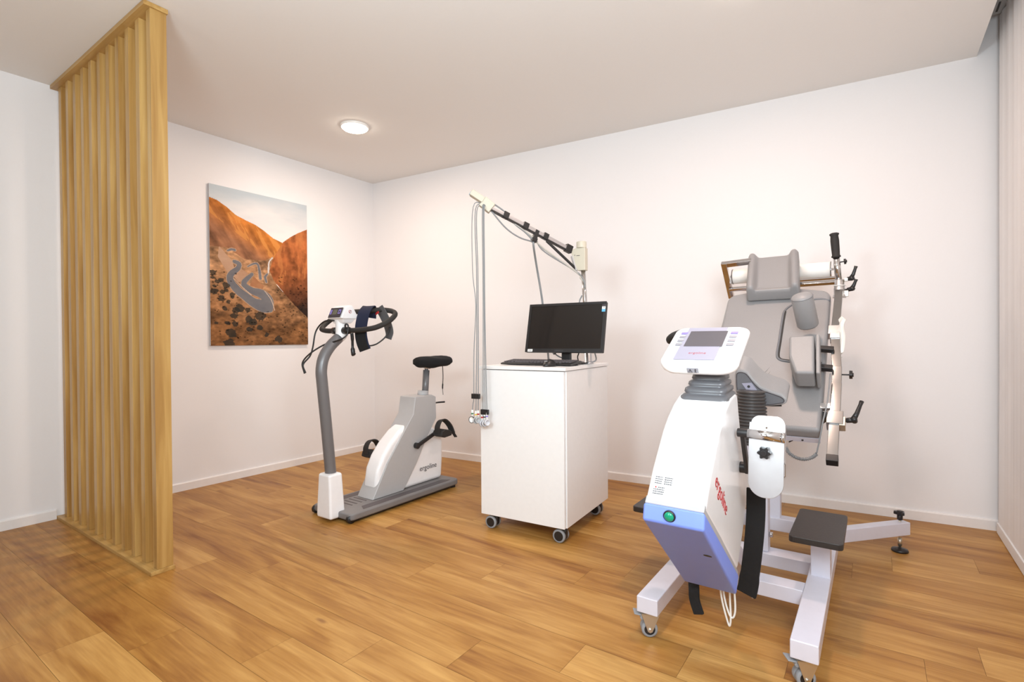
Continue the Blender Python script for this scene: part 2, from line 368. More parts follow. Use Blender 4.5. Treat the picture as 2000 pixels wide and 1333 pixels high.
# ------------------------------------------------------------------ mountain road picture
def picture():
    y0, y1, z0, z1 = -1.545, -.742, 1.03, 2.23
    t = thing('wall_picture', 'unframed mountain road photo print on the left wall, orange cliffs and grey hairpin road', 'picture', (0, (y0+y1)/2, z0))
    obj('backing', B(.002, .0185, y0+.002, y1-.002, z0+.002, z1-.002), 'greyl', t)
    W, Hn = 260, 390
    # homography from image sheet coordinates to the unit square
    src = [(176, 107), (858, 268), (855, 1240), (170, 1245)]; dst = [(0, 0), (1, 0), (1, 1), (0, 1)]
    A = []; bb = []
    for (x, y), (u, v) in zip(src, dst):
        A += [[x, y, 1, 0, 0, 0, -u*x, -u*y], [0, 0, 0, x, y, 1, -v*x, -v*y]]; bb += [u, v]
    h = np.append(np.linalg.solve(np.array(A, float), np.array(bb, float)), 1).reshape(3, 3)
    def uv(x, y): q = h @ np.array([x, y, 1.]); return q[0]/q[2], q[1]/q[2]*1.5
    U, Vv = np.meshgrid((np.arange(W)+.5)/W, (np.arange(Hn)+.5)/Hn*1.5)
    rng = np.random.default_rng(5)
    def noise(fx, fy, seed, shx=0., oct=4):
        r = np.random.default_rng(seed); out = np.zeros_like(U); amp = 1; tot = 0
        for o in range(oct):
            gx, gy = int(fx*2**o)+3, int(fy*2**o)+3
            g = r.random((gy*2+4, gx*2+4))
            x = (U+shx*Vv+.6)*fx*2**o*.6; y = (Vv*.66)*fy*2**o; x = np.mod(x, gx*2+1); y = np.mod(y, gy*2+1)
            xi = x.astype(int); yi = y.astype(int); a = x-xi; b = y-yi; a = a*a*(3-2*a); b = b*b*(3-2*b)
            out += amp*((g[yi, xi]*(1-a)+g[yi, xi+1]*a)*(1-b)+(g[yi+1, xi]*(1-a)+g[yi+1, xi+1]*a)*b); tot += amp; amp *= .55
        return out/tot
    def inside(poly):
        P = np.array([uv(*p) for p in poly]); c = np.zeros(U.shape, bool); n = len(P)
        for i in range(n):
            x1, yy1 = P[i]; x2, yy2 = P[(i+1) % n]
            m = ((yy1 > Vv) != (yy2 > Vv)) & (U < (x2-x1)*(Vv-yy1)/(yy2-yy1+1e-12)+x1); c ^= m
        return c
    def stroke(pts):
        d = np.full(U.shape, 9.); P = [(*uv(x, y), wd/682/2) for x, y, wd in pts]
        P2 = []
        for i in range(len(P)-1):
            p0 = np.array(P[max(i-1, 0)]); p1 = np.array(P[i]); p2 = np.array(P[i+1]); p3 = np.array(P[min(i+2, len(P)-1)])
            for k in range(6):
                q = k/6; P2.append(.5*((2*p1)+(p2-p0)*q+(2*p0-5*p1+4*p2-p3)*q*q+(3*p1-p0-3*p2+p3)*q**3))
        P2.append(np.array(P[-1])); P = P2
        for (a, b, w1), (c, e, w2) in zip(P, P[1:]):
            dx, dy = c-a, e-b; q = np.clip(((U-a)*dx+(Vv-b)*dy)/(dx*dx+dy*dy+1e-12), 0, 1)
            d = np.minimum(d, np.hypot(U-a-q*dx, Vv-b-q*dy)-(w1+(w2-w1)*q))
        return d
    img = np.zeros(U.shape+(3,))
    def mixc(a, b, f): return np.array(a)*(1-f[..., None])+np.array(b)*f[..., None]
    def put(mask, col):
        img[mask] = (col[mask] if isinstance(col, np.ndarray) and col.ndim == 3 else np.array(col))
    n1 = noise(5, 7, 1); n2 = noise(14, 20, 2); n3 = noise(40, 60, 3, oct=3); nd = noise(26, 7, 4, shx=-.6); cl = noise(3, 9, 6)
    sky = mixc((.50, .56, .60), (.90, .82, .78), np.clip(Vv/.55+(cl-.5)*.9, 0, 1)); put(np.ones(U.shape, bool), sky)
    # left mountain
    m = inside([(160, 195), (230, 225), (300, 275), (360, 330), (430, 368), (500, 402), (560, 445), (620, 495), (690, 530), (700, 560), (640, 640), (540, 700), (380, 640), (160, 560)])
    ridge = np.clip((Vv-(.13+U*.62))/.30, 0, 1)
    c = mixc((.72, .24, .045), (.36, .16, .08), np.clip(ridge*1.3, 0, 1)); c = c*np.clip(.05+1.25*nd[..., None]+1.0*(n2[..., None]-.2), .2, 2); put(m, c)
    hl = m & (nd > .56) & (ridge < .45); img[hl] = img[hl]*.4+np.array((.85, .36, .09))*.6
    # lower slopes
    m = inside([(160, 540), (300, 560), (420, 640), (560, 650), (620, 620), (600, 720), (640, 820), (760, 960), (870, 1060), (870, 1260), (160, 1260)])
    c = mixc((.56, .30, .15), (.27, .12, .045), np.clip((Vv-.75)/.6+(n1-.5), 0, 1)); c = c*np.clip(.1+1.8*n2[..., None], .2, 1.8)*(.35+1.3*n3[..., None]); put(m, c)
    m = inside([(240, 545), (330, 650), (345, 700), (300, 740), (230, 620)]); put(m, mixc((.74, .48, .33), (.50, .28, .16), n2))
    m = inside([(385, 700), (440, 740), (450, 780), (370, 800), (340, 760)]); put(m, mixc((.66, .42, .28), (.45, .22, .11), n2))
    m = inside([(480, 760), (550, 830), (540, 850), (450, 825)]); put(m, mixc((.62, .30, .15), (.36, .14, .06), n2))
    # right cliff
    m = inside([(690, 522), (740, 488), (790, 462), (870, 430), (870, 1068), (760, 960), (700, 890), (620, 790), (592, 720), (612, 650), (650, 585)])
    k = np.clip((Vv-.62)/.50+(U-.85)*.25+(n2-.5)*.35, 0, 1); c = mixc((.66, .20, .06), (.040, .022, .016), k); nv = noise(30, 8, 8); nw = noise(22, 24, 9); c = c*np.clip(.15+1.1*nv[..., None]+1.1*(nw[..., None]-.35), .2, 1.7); put(m, c)
    hl = m & (nv > .57) & (k < .4); img[hl] = img[hl]*.5+np.array((.70, .26, .08))*.5
    # river and roads
    put(stroke([(612, 632, 8), (590, 660, 9), (585, 700, 12), (582, 740, 9)]) < 0, (.82, .76, .72))
    roads = [[(350, 575, 14), (325, 570, 14), (300, 578, 10)], [(440, 690, 8), (480, 672, 11), (508, 675, 13), (520, 720, 17), (526, 775, 18)],
             [(575, 745, 12), (560, 765, 16), (568, 800, 14)],
             [(345, 655, 22), (378, 672, 28), (368, 705, 32), (322, 742, 38), (315, 785, 44), (360, 850, 50), (420, 900, 54), (480, 945, 62), (545, 970, 82), (590, 990, 44)],
             [(590, 985, 46), (580, 930, 66), (535, 885, 60), (470, 862, 44), (420, 830, 40), (412, 800, 34), (440, 770, 28), (468, 745, 20)]]
    for i, r in enumerate(roads):
        d = stroke(r); put(d < .006, (.60, .40, .27) if i != 4 else (.50, .33, .22))
    for r in roads: put(stroke(r) < 0, mixc((.17, .17, .19), (.27, .255, .26), n2))
    put(stroke([(337, 770, 3), (400, 835, 3), (460, 890, 4)]) < .001, (.74, .55, .42)); put(stroke([(555, 862, 3), (600, 925, 3), (625, 1003, 3)]) < .001, (.80, .62, .48))
    # bushes
    bush = [(285, 820), (285, 855), (250, 915), (270, 985), (205, 830), (330, 885), (375, 985), (435, 1000), (295, 1085), (345, 1090), (435, 1060), (440, 1130), (515, 1120), (225, 795), (190, 770), (205, 865), (255, 865), (335, 1035), (565, 1170), (648, 1200), (525, 1040), (210, 1085), (315, 1155), (300, 1230), (350, 1000), (250, 780), (190, 730), (470, 1080), (330, 910), (300, 935)]
    for i, (x, y) in enumerate(bush):
        a, b = uv(x, y); rr = .012+.016*random.Random(i).random()*(1+(y > 950)); mk = np.hypot((U-a)/1.25, Vv-b)+(n3-.5)*.03 < rr; img[mk] = img[mk]*.15+np.array((.035, .035, .028))*.85
    for i in range(220):
        x = rng.random(); y = .80+.70*rng.random()
        if abs(x-.45) < .2 and y < 1.15: continue
        mk = np.hypot((U-x)/1.3, Vv-y) < .004+.005*rng.random(); img[mk] = img[mk]*.35
    land = ~(np.all(np.abs(img-sky) < 1e-9, -1)); img[land] = img[land]*.74; img = np.clip(img, 0, 1)
    ys = np.linspace(y0, y1, W+1); zs = np.linspace(z1, z0, Hn+1)
    vx = np.empty(((W+1)*(Hn+1), 3)); Y, Z = np.meshgrid(ys, zs); vx[:, 0] = .0205; vx[:, 1] = Y.ravel(); vx[:, 2] = Z.ravel()
    idx = np.arange((W+1)*(Hn+1)).reshape(Hn+1, W+1); fc = np.stack([idx[:-1, :-1], idx[1:, :-1], idx[1:, 1:], idx[:-1, 1:]], -1).reshape(-1, 4)
    me = bpy.data.meshes.new('print_face'); loc = world_mat(t).translation
    me.from_pydata((vx-np.array(loc)).tolist(), [], fc.tolist())
    ca = me.color_attributes.new('paint', 'FLOAT_COLOR', 'CORNER')
    cols = np.ones((W*Hn, 4, 4)); cols[:, :, :3] = img.reshape(-1, 1, 3); ca.data.foreach_set('color', cols.ravel())
    me.materials.append(M['picture'])
    o = bpy.data.objects.new('print_face', me); C.objects.link(o); o.parent = t
    bm = bmesh.new()
    for a in ((y0, y0+.0015, z0, z1), (y1-.0015, y1, z0, z1), (y0, y1, z0, z0+.0015), (y0, y1, z1-.0015, z1)): box(bm, .002, .0204, *a)
    obj('edge', bm, 'alu', t)
picture()

# ------------------------------------------------------------------ exercise bike
def bike():
    X = 1.39
    t = thing('exercise_bike', 'white and grey upright exercise bike with black saddle, near the corner', 'exercise bike', (X, -1.03, 0))
    # base platform with rounded corners and bulged sides
    def outline(x0, x1, y0, y1, r, n=6):
        out = []
        for cx, cy, a0 in ((x1-r, y1-r, 0), (x0+r, y1-r, 90), (x0+r, y0+r, 180), (x1-r, y0+r, 270)):
            for k in range(n+1):
                a = math.radians(a0+90*k/n); out.append((cx+r*math.cos(a), cy+r*math.sin(a)))
        return out
    bm = bmesh.new(); prism(bm, [(x, y, .018) for x, y in outline(1.205, 1.575, -1.512, -.56, .035)], (0, 0, .040)); base = obj('base', bm, 'grey', t, bevel=.010, seg=3)
    bm = bmesh.new(); prism(bm, [(x, y, .006) for x, y in outline(1.225, 1.555, -1.49, -.58, .03)], (0, 0, .013)); obj('underside', bm, 'black', t)
    for x in (1.215, 1.545): 
        bm = bmesh.new(); cyl(bm, (x-.008, -1.492, .026), (x+.016, -1.492, .026), .0255, n=20); obj('transport_wheel', bm, 'black', t, smooth=True)
    for x in (1.23, 1.54):
        bm = bmesh.new(); cyl(bm, (x, -.60, 0), (x, -.60, .018), .022); obj('foot', bm, 'black', t, smooth=True)
    for s, (a, b) in enumerate(((1.494, 1.548), (1.232, 1.286))):
        bm = bmesh.new()
        p = [(a, -1.37), (b, -1.40), (b, -.63), (a, -.66)] if s == 0 else [(b, -1.37), (a, -1.40), (a, -.63), (b, -.66)]
        prism(bm, [(x, y, .0575) for x, y in p], (0, 0, .0016)); obj('tread_strip', bm, 'greyd', t)
    bm = bmesh.new()
    for k in range(7): box(bm, 1.312, 1.432, -1.395+k*.036, -1.386+k*.036, .0575, .0592)
    obj('vent_slot', bm, 'greyd', t)
    # front shroud and bent post
    bm = bmesh.new()
    b0 = [(1.326, -1.566), (1.462, -1.566), (1.462, -1.462), (1.326, -1.462)]; b1 = [(1.338, -1.560), (1.446, -1.560), (1.446, -1.468), (1.338, -1.468)]
    lo = [bm.verts.new((x, y, .018)) for x, y in b0]; mid = [bm.verts.new((x, y, .06)) for x, y in b0]; hi = [bm.verts.new((x, y, .278)) for x, y in b1]
    for A, Bq in ((lo, mid), (mid, hi)):
        for k in range(4): bm.faces.new((A[k], A[(k+1) % 4], Bq[(k+1) % 4], Bq[k]))
    bm.faces.new(lo); bm.faces.new(hi)
    obj('post_shroud', bm, 'white', t, bevel=.014, seg=4)
    pts = smooth_path([(X, -1.502, .18), (X, -1.512, .30), (X, -1.536, .56), (X, -1.560, .80), (X, -1.566, .89), (X, -1.548, .965), (X, -1.503, 1.028), (X, -1.445, 1.078)], 6)
    bm = bmesh.new(); tube(bm, pts, .0325, 24); obj('post', bm, 'greyt', t, smooth=True)
    bm = bmesh.new(); tube(bm, [(X, -1.455, 1.068), (X, -1.425, 1.092), (X, -1.405, 1.115), (X, -1.40, 1.14)], [.031, .033, .031, .025], 20); obj('elbow', bm, 'white', t, smooth=True)
    bm = bmesh.new(); tube(bm, [(X, -1.425, 1.085), (X, -1.425, 1.195)], .034, 24); neck = obj('neck', bm, 'white', t, smooth=True, bevel=.004)
    # control head
    prof = [(-1.477, 1.196), (-1.445, 1.262), (-1.42, 1.274), (-1.395, 1.272), (-1.355, 1.205), (-1.37, 1.192), (-1.462, 1.190)]
    head = obj('control_head', yz(prof, 1.328, 1.462), 'white', t, bevel=.006, seg=3)
    bm = bmesh.new(); b0 = [(1.333, -1.462), (1.457, -1.462), (1.457, -1.37), (1.333, -1.37)]; b1 = [(1.348, -1.45), (1.442, -1.45), (1.442, -1.39), (1.348, -1.39)]
    hi = [bm.verts.new((x, y, 1.194)) for x, y in b0]; lo = [bm.verts.new((x, y, 1.166)) for x, y in b1]
    for k in range(4): bm.faces.new((lo[k], lo[(k+1) % 4], hi[(k+1) % 4], hi[k]))
    bm.faces.new(lo); bm.faces.new(hi); obj('head_base', bm, 'white', t, bevel=.004)
    Rm = axes((1.332, -1.4775, 1.1985), (1, 0, 0), (0, .030, .066))
    def facebox(x0, x1, a0, a1, h0, h1): return B(x0, x1, a0, a1, h0, h1, M4=Rm)
    obj('display_panel', facebox(.002, .116, .001, .066, 0, .003), 'ink', head, bevel=.002)
    obj('display', facebox(.034, .074, .020, .054, .003, .0038), 'lcd', head)
    obj('keypad', facebox(.008, .024, .022, .052, .003, .0038), 'lavd', head); obj('keypad', facebox(.084, .108, .024, .052, .003, .0038), 'lavd', head)
    bm = B(.090, .101, .031, .044, .0038, .0043, M4=Rm); obj('button', bm, 'ink', head)
    bm = bmesh.new(); cyl(bm, (1.4615, -1.415, 1.235), (1.4635, -1.415, 1.235), .010, n=20); ring = obj('emblem', bm, 'red', head)
    bm = bmesh.new(); cyl(bm, (1.4630, -1.415, 1.235), (1.4642, -1.415, 1.235), .0075, n=20); obj('emblem_field', bm, 'white', ring)
    bm = bmesh.new(); strap(bm, [(1.4644, -1.420, 1.230), (1.4644, -1.415, 1.235), (1.4644, -1.411, 1.241)], (0, 0, 1), .003, .001); obj('emblem_mark', bm, 'ink', ring)
    # handlebar loop
    R_ = [(1.43, -1.43, 1.122), (1.52, -1.42, 1.122), (1.60, -1.40, 1.128), (1.655, -1.375, 1.140), (1.690, -1.32, 1.172), (1.685, -1.262, 1.215), (1.645, -1.255, 1.238), (1.58, -1.29, 1.246), (1.50, -1.33, 1.240)]
    Lh = [(2*X-x, y, z) for x, y, z in R_]
    pts = smooth_path(R_+[(X, -1.345, 1.238)]+Lh[::-1], 6, closed=True)
    bm = bmesh.new(); tube(bm, pts, .0155, 14, closed=True); obj('handlebar', bm, 'blackm', t, smooth=True)
    for s in (1, -1):
        bm = bmesh.new(); cyl(bm, (X+s*.030, -1.43, 1.122), (X+s*.075, -1.425, 1.122), .021, n=20); obj('clamp_collar', bm, 'black', t, smooth=True)
    bm = bmesh.new(); tube(bm, smooth_path([(1.47, -1.41, 1.105), (1.468, -1.405, 1.07), (1.463, -1.40, 1.02), (1.468, -1.40, .985), (1.475, -1.40, .975)], 4), [.010]*5+[.008]*4+[.013]*4+[.014]*3+[.008], 10); obj('clamp_lever', bm, 'black', t, smooth=True)
    # flywheel housing
    hw = .070; x0, x1 = X-hw, X+hw
    arc = [(-1.22, .058), (-1.222, .15), (-1.205, .24), (-1.165, .315), (-1.105, .385), (-1.02, .456), (-.94, .496), (-.86, .508), (-.78, .49), (-.70, .44), (-.64, .40), (-.60, .36), (-.600, .20), (-.612, .058)]
    housing = obj('flywheel_housing', yz(arc, x0+.004, x1-.004), 'white', t, bevel=.028, seg=5, angle=40)
    st = [(-1.262, .058), (-1.262, .085), (-1.135, .27), (-.995, .445), (-.905, .555), (-.885, .672), (-.72, .672), (-.682, .655), (-.680, .50), (-.76, .40), (-.875, .22), (-1.00, .058)]
    obj('frame_cover', yz([(y, z) for y, z in st if not (y == -1.262 and z == .085)], x0-.006, x1+.006), 'greyl', t, bevel=.006, seg=2)
    st2 = [(-1.255, .062), (-1.14, .275), (-1.0, .45), (-.912, .56), (-.89, .668), (-.79, .668), (-.80, .55), (-.885, .44), (-1.02, .26), (-1.14, .062)]
    bm = bmesh.new(); cyl(bm, (X, -.74, .655), (X, -.735, .70), .038, n=24); obj('seat_collar', bm, 'greyl', t, smooth=True)
    bm = bmesh.new(); cyl(bm, (X, -.72, .62), (X, -.700, .845), .0235, n=24); post = obj('seat_post', bm, 'greyt', t, smooth=True)
    bm = bmesh.new(); cyl(bm, (X, -.700, .845), (X, -.697, .88), .013, n=16); cyl(bm, (X-.028, -.69, .862), (X+.028, -.69, .862), .009, n=12); obj('seat_clamp', bm, 'chrome', post, smooth=True)
    # saddle with cloth cover
    bm = bmesh.new(); nr = 22; rings = []
    for i in range(nr+1):
        q = i/nr; y = -.800+.300*q; s = math.sin(PI*min(1, max(0, q*.94+.03)))**.22
        wd = (.058+.066*(q**1.2))*s; hh = (.043+.002*math.sin(q*9))*s; zc = .903+.003*math.cos(q*7)
        rings.append([bm.verts.new((X+wd*abs(math.cos(a))**.8*math.copysign(1, math.cos(a)), y, zc+hh*abs(math.sin(a))**.75*math.copysign(1, math.sin(a))+.003*math.sin(a*5+q*11))) for a in [2*PI*k/24 for k in range(24)]])
    for A, Bq in zip(rings, rings[1:]):
        for k in range(24): bm.faces.new((A[k], A[(k+1) % 24], Bq[(k+1) % 24], Bq[k]))
    bm.faces.new(rings[0]); bm.faces.new(rings[-1])
    sad = obj('saddle', bm, 'cloth', t, smooth=True)
    bm = bmesh.new(); tube(bm, smooth_path([(1.455, -.60, .885), (1.457, -.598, .80), (1.456, -.60, .745), (1.452, -.598, .71), (1.458, -.60, .66)], 4), [.003]*9+[.005]*4+[.002]*4, 6); obj('drawstring', bm, 'cloth', sad)
    bm = bmesh.new(); tube(bm, [(X+.01, -.69, .60), (X+.02, -.60, .602), (X+.07, -.585, .607)], .006, 8); obj('height_lever', bm, 'black', t)
    # cranks and pedals
    def pedal(side, hub, ped):
        xs = X+side*.081
        bm = bmesh.new(); cyl(bm, (xs-.012*side, *hub), (xs+.022*side, *hub), .020, n=20); bar(bm, (xs+.014*side, *hub), (xs+.024*side, *ped), .016, .024, side=(1, 0, 0)); cr_ = obj('crank', bm, 'black', t, bevel=.003)
        px = xs+side*.070; y, z = ped
        prof = [(y-.055, z-.018), (y-.045, z+.014), (y-.01, z+.024), (y+.035, z+.012), (y+.055, z-.006), (y+.05, z-.028), (y-.02, z-.034)]
        bm = yz(prof, px-.045, px+.045); pd = obj('pedal', bm, 'blackm', t, bevel=.006, label='black pedal')
        pts = smooth_path([(px, y-.050, z-.005), (px, y-.050, z+.045), (px, y-.02, z+.082), (px, y+.025, z+.078), (px+side*.01, y+.065, z+.035), (px+side*.02, y+.085, z-.02)], 5)
        bm = bmesh.new(); strap(bm, pts, (1, 0, .25), .046, .010); obj('toe_strap', bm, 'blackm', pd, bevel=.002)
        bm = bmesh.new(); strap(bm, [(px+side*.018, y+.078, z+.0), (px+side*.03, y+.108, z-.05)], (1, 0, 0), .028, .005); sp = obj('strap_end', bm, 'blackm', pd)
        bm = bmesh.new()
        for k in range(3):
            p = V((px+side*(.0215+.0035*k), y+.089+.0075*k, z-.012-.0135*k)); strap(bm, [p, p+V((side*.001, .003, -.0055))], (1, 0, 0), .010, .0065)
        obj('strap_hole', bm, 'skirt', sp)
    pedal(1, (-.888, .340), (-.70, .412)); pedal(-1, (-.888, .340), (-1.075, .298))
    text('ergoline', 'maker_name', .052, axes((x1+.0005, -.845, .152), (0, 1, 0), (0, 0, 1)), 'ink', t)
    # loose black leads hanging from the bar
    bm = bmesh.new(); tube(bm, smooth_path([(1.37, -1.455, 1.183), (1.30, -1.48, 1.178), (1.245, -1.50, 1.12), (1.255, -1.53, 1.02), (1.285, -1.57, .97), (1.262, -1.60, .92), (1.285, -1.60, .872)], 6), .0048, 8); obj('lead', bm, 'cableb', t, smooth=True)
    bm = bmesh.new(); tube(bm, smooth_path([(1.465, -1.45, 1.11), (1.475, -1.46, 1.155), (1.488, -1.45, 1.150), (1.492, -1.46, 1.10), (1.47, -1.48, 1.072), (1.42, -1.50, 1.055), (1.36, -1.53, 1.035), (1.30, -1.58, .985), (1.255, -1.60, .93), (1.275, -1.60, .868)], 6), .0048, 8); obj('lead', bm, 'cableb', t, smooth=True)
    # blood pressure cuff draped over the bar
    cf = thing('pressure_cuff', 'navy and grey fabric cuff draped over the bike handlebar, with tube', 'pressure cuff', (1.56, -1.33, 1.05))
    pts = smooth_path([(1.505, -1.300, 1.20), (1.515, -1.310, 1.262), (1.522, -1.335, 1.262), (1.520, -1.360, 1.225), (1.515, -1.375, 1.16), (1.513, -1.378, 1.10), (1.520, -1.372, 1.045), (1.530, -1.360, 1.002)], 5)
    bm = bmesh.new(); strap(bm, pts, (1, .1, 0), .095, .006); obj('outer_band', bm, 'navy', cf, bevel=.002)
    bm = bmesh.new(); strap(bm, [p+V((0, -.0045, 0)) for p in pts[24:]], (1, .12, 0), .078, .003); obj('velcro_patch', bm, 'felt', cf)
    pts = smooth_path([(1.585, -1.30, 1.262), (1.600, -1.285, 1.225), (1.620, -1.27, 1.17), (1.632, -1.26, 1.11), (1.625, -1.265, 1.07)], 5)
    bm = bmesh.new(); strap(bm, pts, (1, -.1, .35), .075, .005); lin = obj('inner_band', bm, 'cuffi', cf, bevel=.002)
    bm = bmesh.new()
    for q in ((1.588, -1.318, 1.222), (1.612, -1.328, 1.226)): cyl(bm, V(q), V(q)+V((-.002, -.005, .002)), .009, n=12)
    obj('red_tab', bm, 'red', lin)
    bm = bmesh.new(); tube(bm, smooth_path([(1.645, -1.27, 1.14), (1.64, -1.29, 1.09), (1.61, -1.33, 1.045), (1.575, -1.355, 1.03), (1.550, -1.365, 1.035)], 6), .0045, 8); obj('hose', bm, 'cableb', cf, smooth=True)
bike()

# ------------------------------------------------------------------ cabinet and what stands on it
TH = math.radians(4.1); OC = (2.228, -1.13, 0); CW = .520; CD = .612; CT = .915
CM = Matrix.Translation(OC) @ Matrix.Rotation(TH, 4, 'Z')
def cp(x, y, z): return CM @ V((x, y, z))
def cabinet():
    t = thing('cabinet', 'white rolling cabinet with one door and black castors, in the middle', 'cabinet', OC, TH)
    obj('body', B(.002, CW, .021, CD, .085, .895, M4=CM), 'cab', t, bevel=.0015)
    obj('door', B(0, CW-.006, 0, .0185, .085, .893, M4=CM), 'cab', t, bevel=.0015)
    obj('top_panel', B(-.006, CW+.005, -.003, CD+.004, .8975, CT, M4=CM), 'cab', t, bevel=.0015)
    first = None
    for x, y in ((.045, .050), (.468, .050), (.468, .545), (.045, .545)):
        if first is None:
            c = bmesh.new(); cyl(c, cp(x+.012, y+.004, .055), cp(x+.012, y+.004, .088), .012, n=14)
            first = obj('castor', c, 'black', t)
            c = bmesh.new(); box(c, x-.020, x+.036, y-.014, y+.020, .018, .072, M4=CM); obj('castor_housing', c, 'black', first, bevel=.010, seg=3)
            for s_ in (-1, 1):
                bm = bmesh.new(); a0 = cp(x, y+.003+s_*.022, .0355); lathe(bm, a0, (CM.to_3x3() @ V((0, s_, 0))), [(-.010, .026), (-.009, .0345), (.004, .0355), (.008, .033), (.008, .0255)], 32, cap=False)
                wh = obj('wheel', bm, 'rubberg', first, smooth=True)
                bm = bmesh.new(); cyl(bm, a0+(CM.to_3x3() @ V((0, s_*-.009, 0))), a0+(CM.to_3x3() @ V((0, s_*.0065, 0))), .0262, n=32); obj('wheel_hub', bm, 'black', first)
            x_, y_ = x, y
        else:
            c2 = copy_tree(first, t); c2.location = V((x-x_, y-y_, 0))
cabinet()
def on_cabinet():
    # monitor
    t = thing('monitor', 'black flat computer monitor, screen off, standing on the white cabinet', 'monitor', cp(.375, .37, CT), TH)
    A0 = cp(.130, .283, .985); ex = CM.to_3x3() @ V((1, 0, 0)); ey = CM.to_3x3() @ V((0, .067, .285))
    R = axes(A0, ex, ey); Wm, Hm = .487, .293
    obj('casing', B(0, Wm, 0, Hm, -.022, .0, M4=R), 'black', t, bevel=.006, seg=3)
    bm = bmesh.new()
    for a in ((0, Wm, 0, .022), (0, Wm, Hm-.015, Hm), (0, .015, .022, Hm-.015), (Wm-.015, Wm, .022, Hm-.015)): box(bm, *a, 0, .004, M4=R)
    bz = obj('bezel', bm, 'black', t)
    obj('screen', B(.015, Wm-.015, .022, Hm-.015, 0, .0015, M4=R), 'screen', t)
    obj('back_cover', B(.10, Wm-.10, .06, Hm-.06, -.045, -.020, M4=R), 'black', t, bevel=.01)
    st = obj('sticker', B(.018, .050, .003, .018, .004, .0045, M4=R), 'paper', t, label='white inventory sticker')
    text('ergoline', 'sticker_print', .006, R @ Matrix.Translation((.021, .008, .0046)), 'cuffi', st, depth=.0001) if False else obj('sticker_print', B(.023, .045, .009, .0115, .0045, .0048, M4=R), 'cuffi', st)
    st = obj('sticker', B(Wm-.024, Wm-.004, Hm-.060, Hm-.018, .004, .0045, M4=R), 'paper', t, label='black, white and blue sticker')
    obj('sticker_band', B(Wm-.024, Wm-.004, Hm-.060, Hm-.045, .0045, .0049, M4=R), 'cyan', st); obj('sticker_band', B(Wm-.024, Wm-.004, Hm-.030, Hm-.018, .0045, .0049, M4=R), 'ink', st)
    obj('sticker_band', B(Wm-.016, Wm-.009, Hm-.038, Hm-.035, .0045, .0049, M4=R), 'ink', st)
    text('HANNS·G', 'maker_name', .012, R @ Matrix.Translation((Wm*.40, .006, .0042)), 'cuffi', t, depth=.0002)
    bm = bmesh.new(); box(bm, .338, .392, .345, .372, .925, 1.06, M4=CM); obj('stand_neck', bm, 'black', t, bevel=.003)
    bm = bmesh.new(); lathe(bm, cp(.365, .385, CT), (0, 0, 1), [(0, .098), (.006, .098), (.011, .085), (.013, .03)], 36); obj('stand_base', bm, 'black', t, smooth=True)
    # keyboard
    t = thing('keyboard', 'black computer keyboard in front of the monitor on the cabinet', 'keyboard', cp(.27, .21, CT), TH)
    kx0, kx1, ky0, ky1 = .055, .497, .125, .275
    prof = [(ky0, .004), (ky0, .012), (ky0+.02, .016), (ky1-.01, .026), (ky1, .022), (ky1, .010)]
    bm = prism(bmesh.new(), [cp(kx0, y, CT+z) for y, z in prof], cp(kx1, 0, 0)-cp(kx0, 0, 0)); obj('case', bm, 'black', t, bevel=.003)
    for x in (.09, .45):
        bm = bmesh.new(); box(bm, x, x+.03, ky1-.028, ky1-.012, CT, CT+.014, M4=CM); obj('foot', bm, 'black', t)
    bm = bmesh.new()
    for r in range(6):
        yy = ky0+.024+r*.0195; zz = CT+.016+(r+.5)*.0016
        xs = []; x = kx0+.010
        ws = [.0168]*22 if r > 0 else [.022, .018, .022, .098, .022, .018, .022, .0168, .0168, .0168, .0168, .034, .0168]
        for wk in ws:
            if x+wk > kx1-.008: break
            if not (r >= 1 and (abs(x-(kx0+.285)) < .008)): box(bm, x+.001, x+wk-.001, yy, yy+.0165, zz-.002, zz+.0055, M4=CM)
            x += wk+.0022
    k = obj('keys', bm, 'greyd', t); k['kind'] = 'stuff'
    # mouse
    t = thing('computer_mouse', 'small black mouse beside the keyboard at the cabinet front edge', 'computer mouse', cp(.395, .085, CT), TH)
    bm = bmesh.new(); rings = []
    for i in range(13):
        q = i/12; a = PI*q; yy = .035+.100*q; s = max(.02, math.sin(a))**.45; wd = .029*s; hh = (.012+.026*math.sin(PI*min(1, .15+q*.75))**.9)*s
        rings.append([bm.verts.new(cp(.392+.1*(yy-.085)+wd*math.cos(b), yy, CT+.003+hh*max(0, math.sin(b)))) for b in [PI*j/12 for j in range(13)]])
    for A, Bq in zip(rings, rings[1:]):
        for k in range(12): bm.faces.new((A[k], A[k+1], Bq[k+1], Bq[k]))
        bm.faces.new((A[0], Bq[0], Bq[-1], A[-1]))
    bm.faces.new(rings[0]); bm.faces.new(rings[-1]); obj('shell', bm, 'black', t, smooth=True)
    bm = bmesh.new(); cyl(bm, cp(.386, .058, CT+.030), cp(.392, .058, CT+.030), .007, n=14); obj('scroll_wheel', bm, 'greyd', t)
    obj('button_mark', B(.380, .398, .045, .047, CT+.028, CT+.0305, M4=CM), 'greyl', t)
    # cables on the cabinet top
    t = thing('monitor_cable', 'black and grey cables looping behind the monitor foot on the cabinet', 'cable', cp(.42, .40, CT), TH)
    bm = bmesh.new(); tube(bm, smooth_path([cp(.42, .34, 1.02), cp(.44, .36, .985), cp(.425, .38, .955), cp(.43, .40, .925), cp(.47, .42, .921), cp(.44, .44, .92)], 6), .0035, 8); obj('black_lead', bm, 'cableb', t, smooth=True)
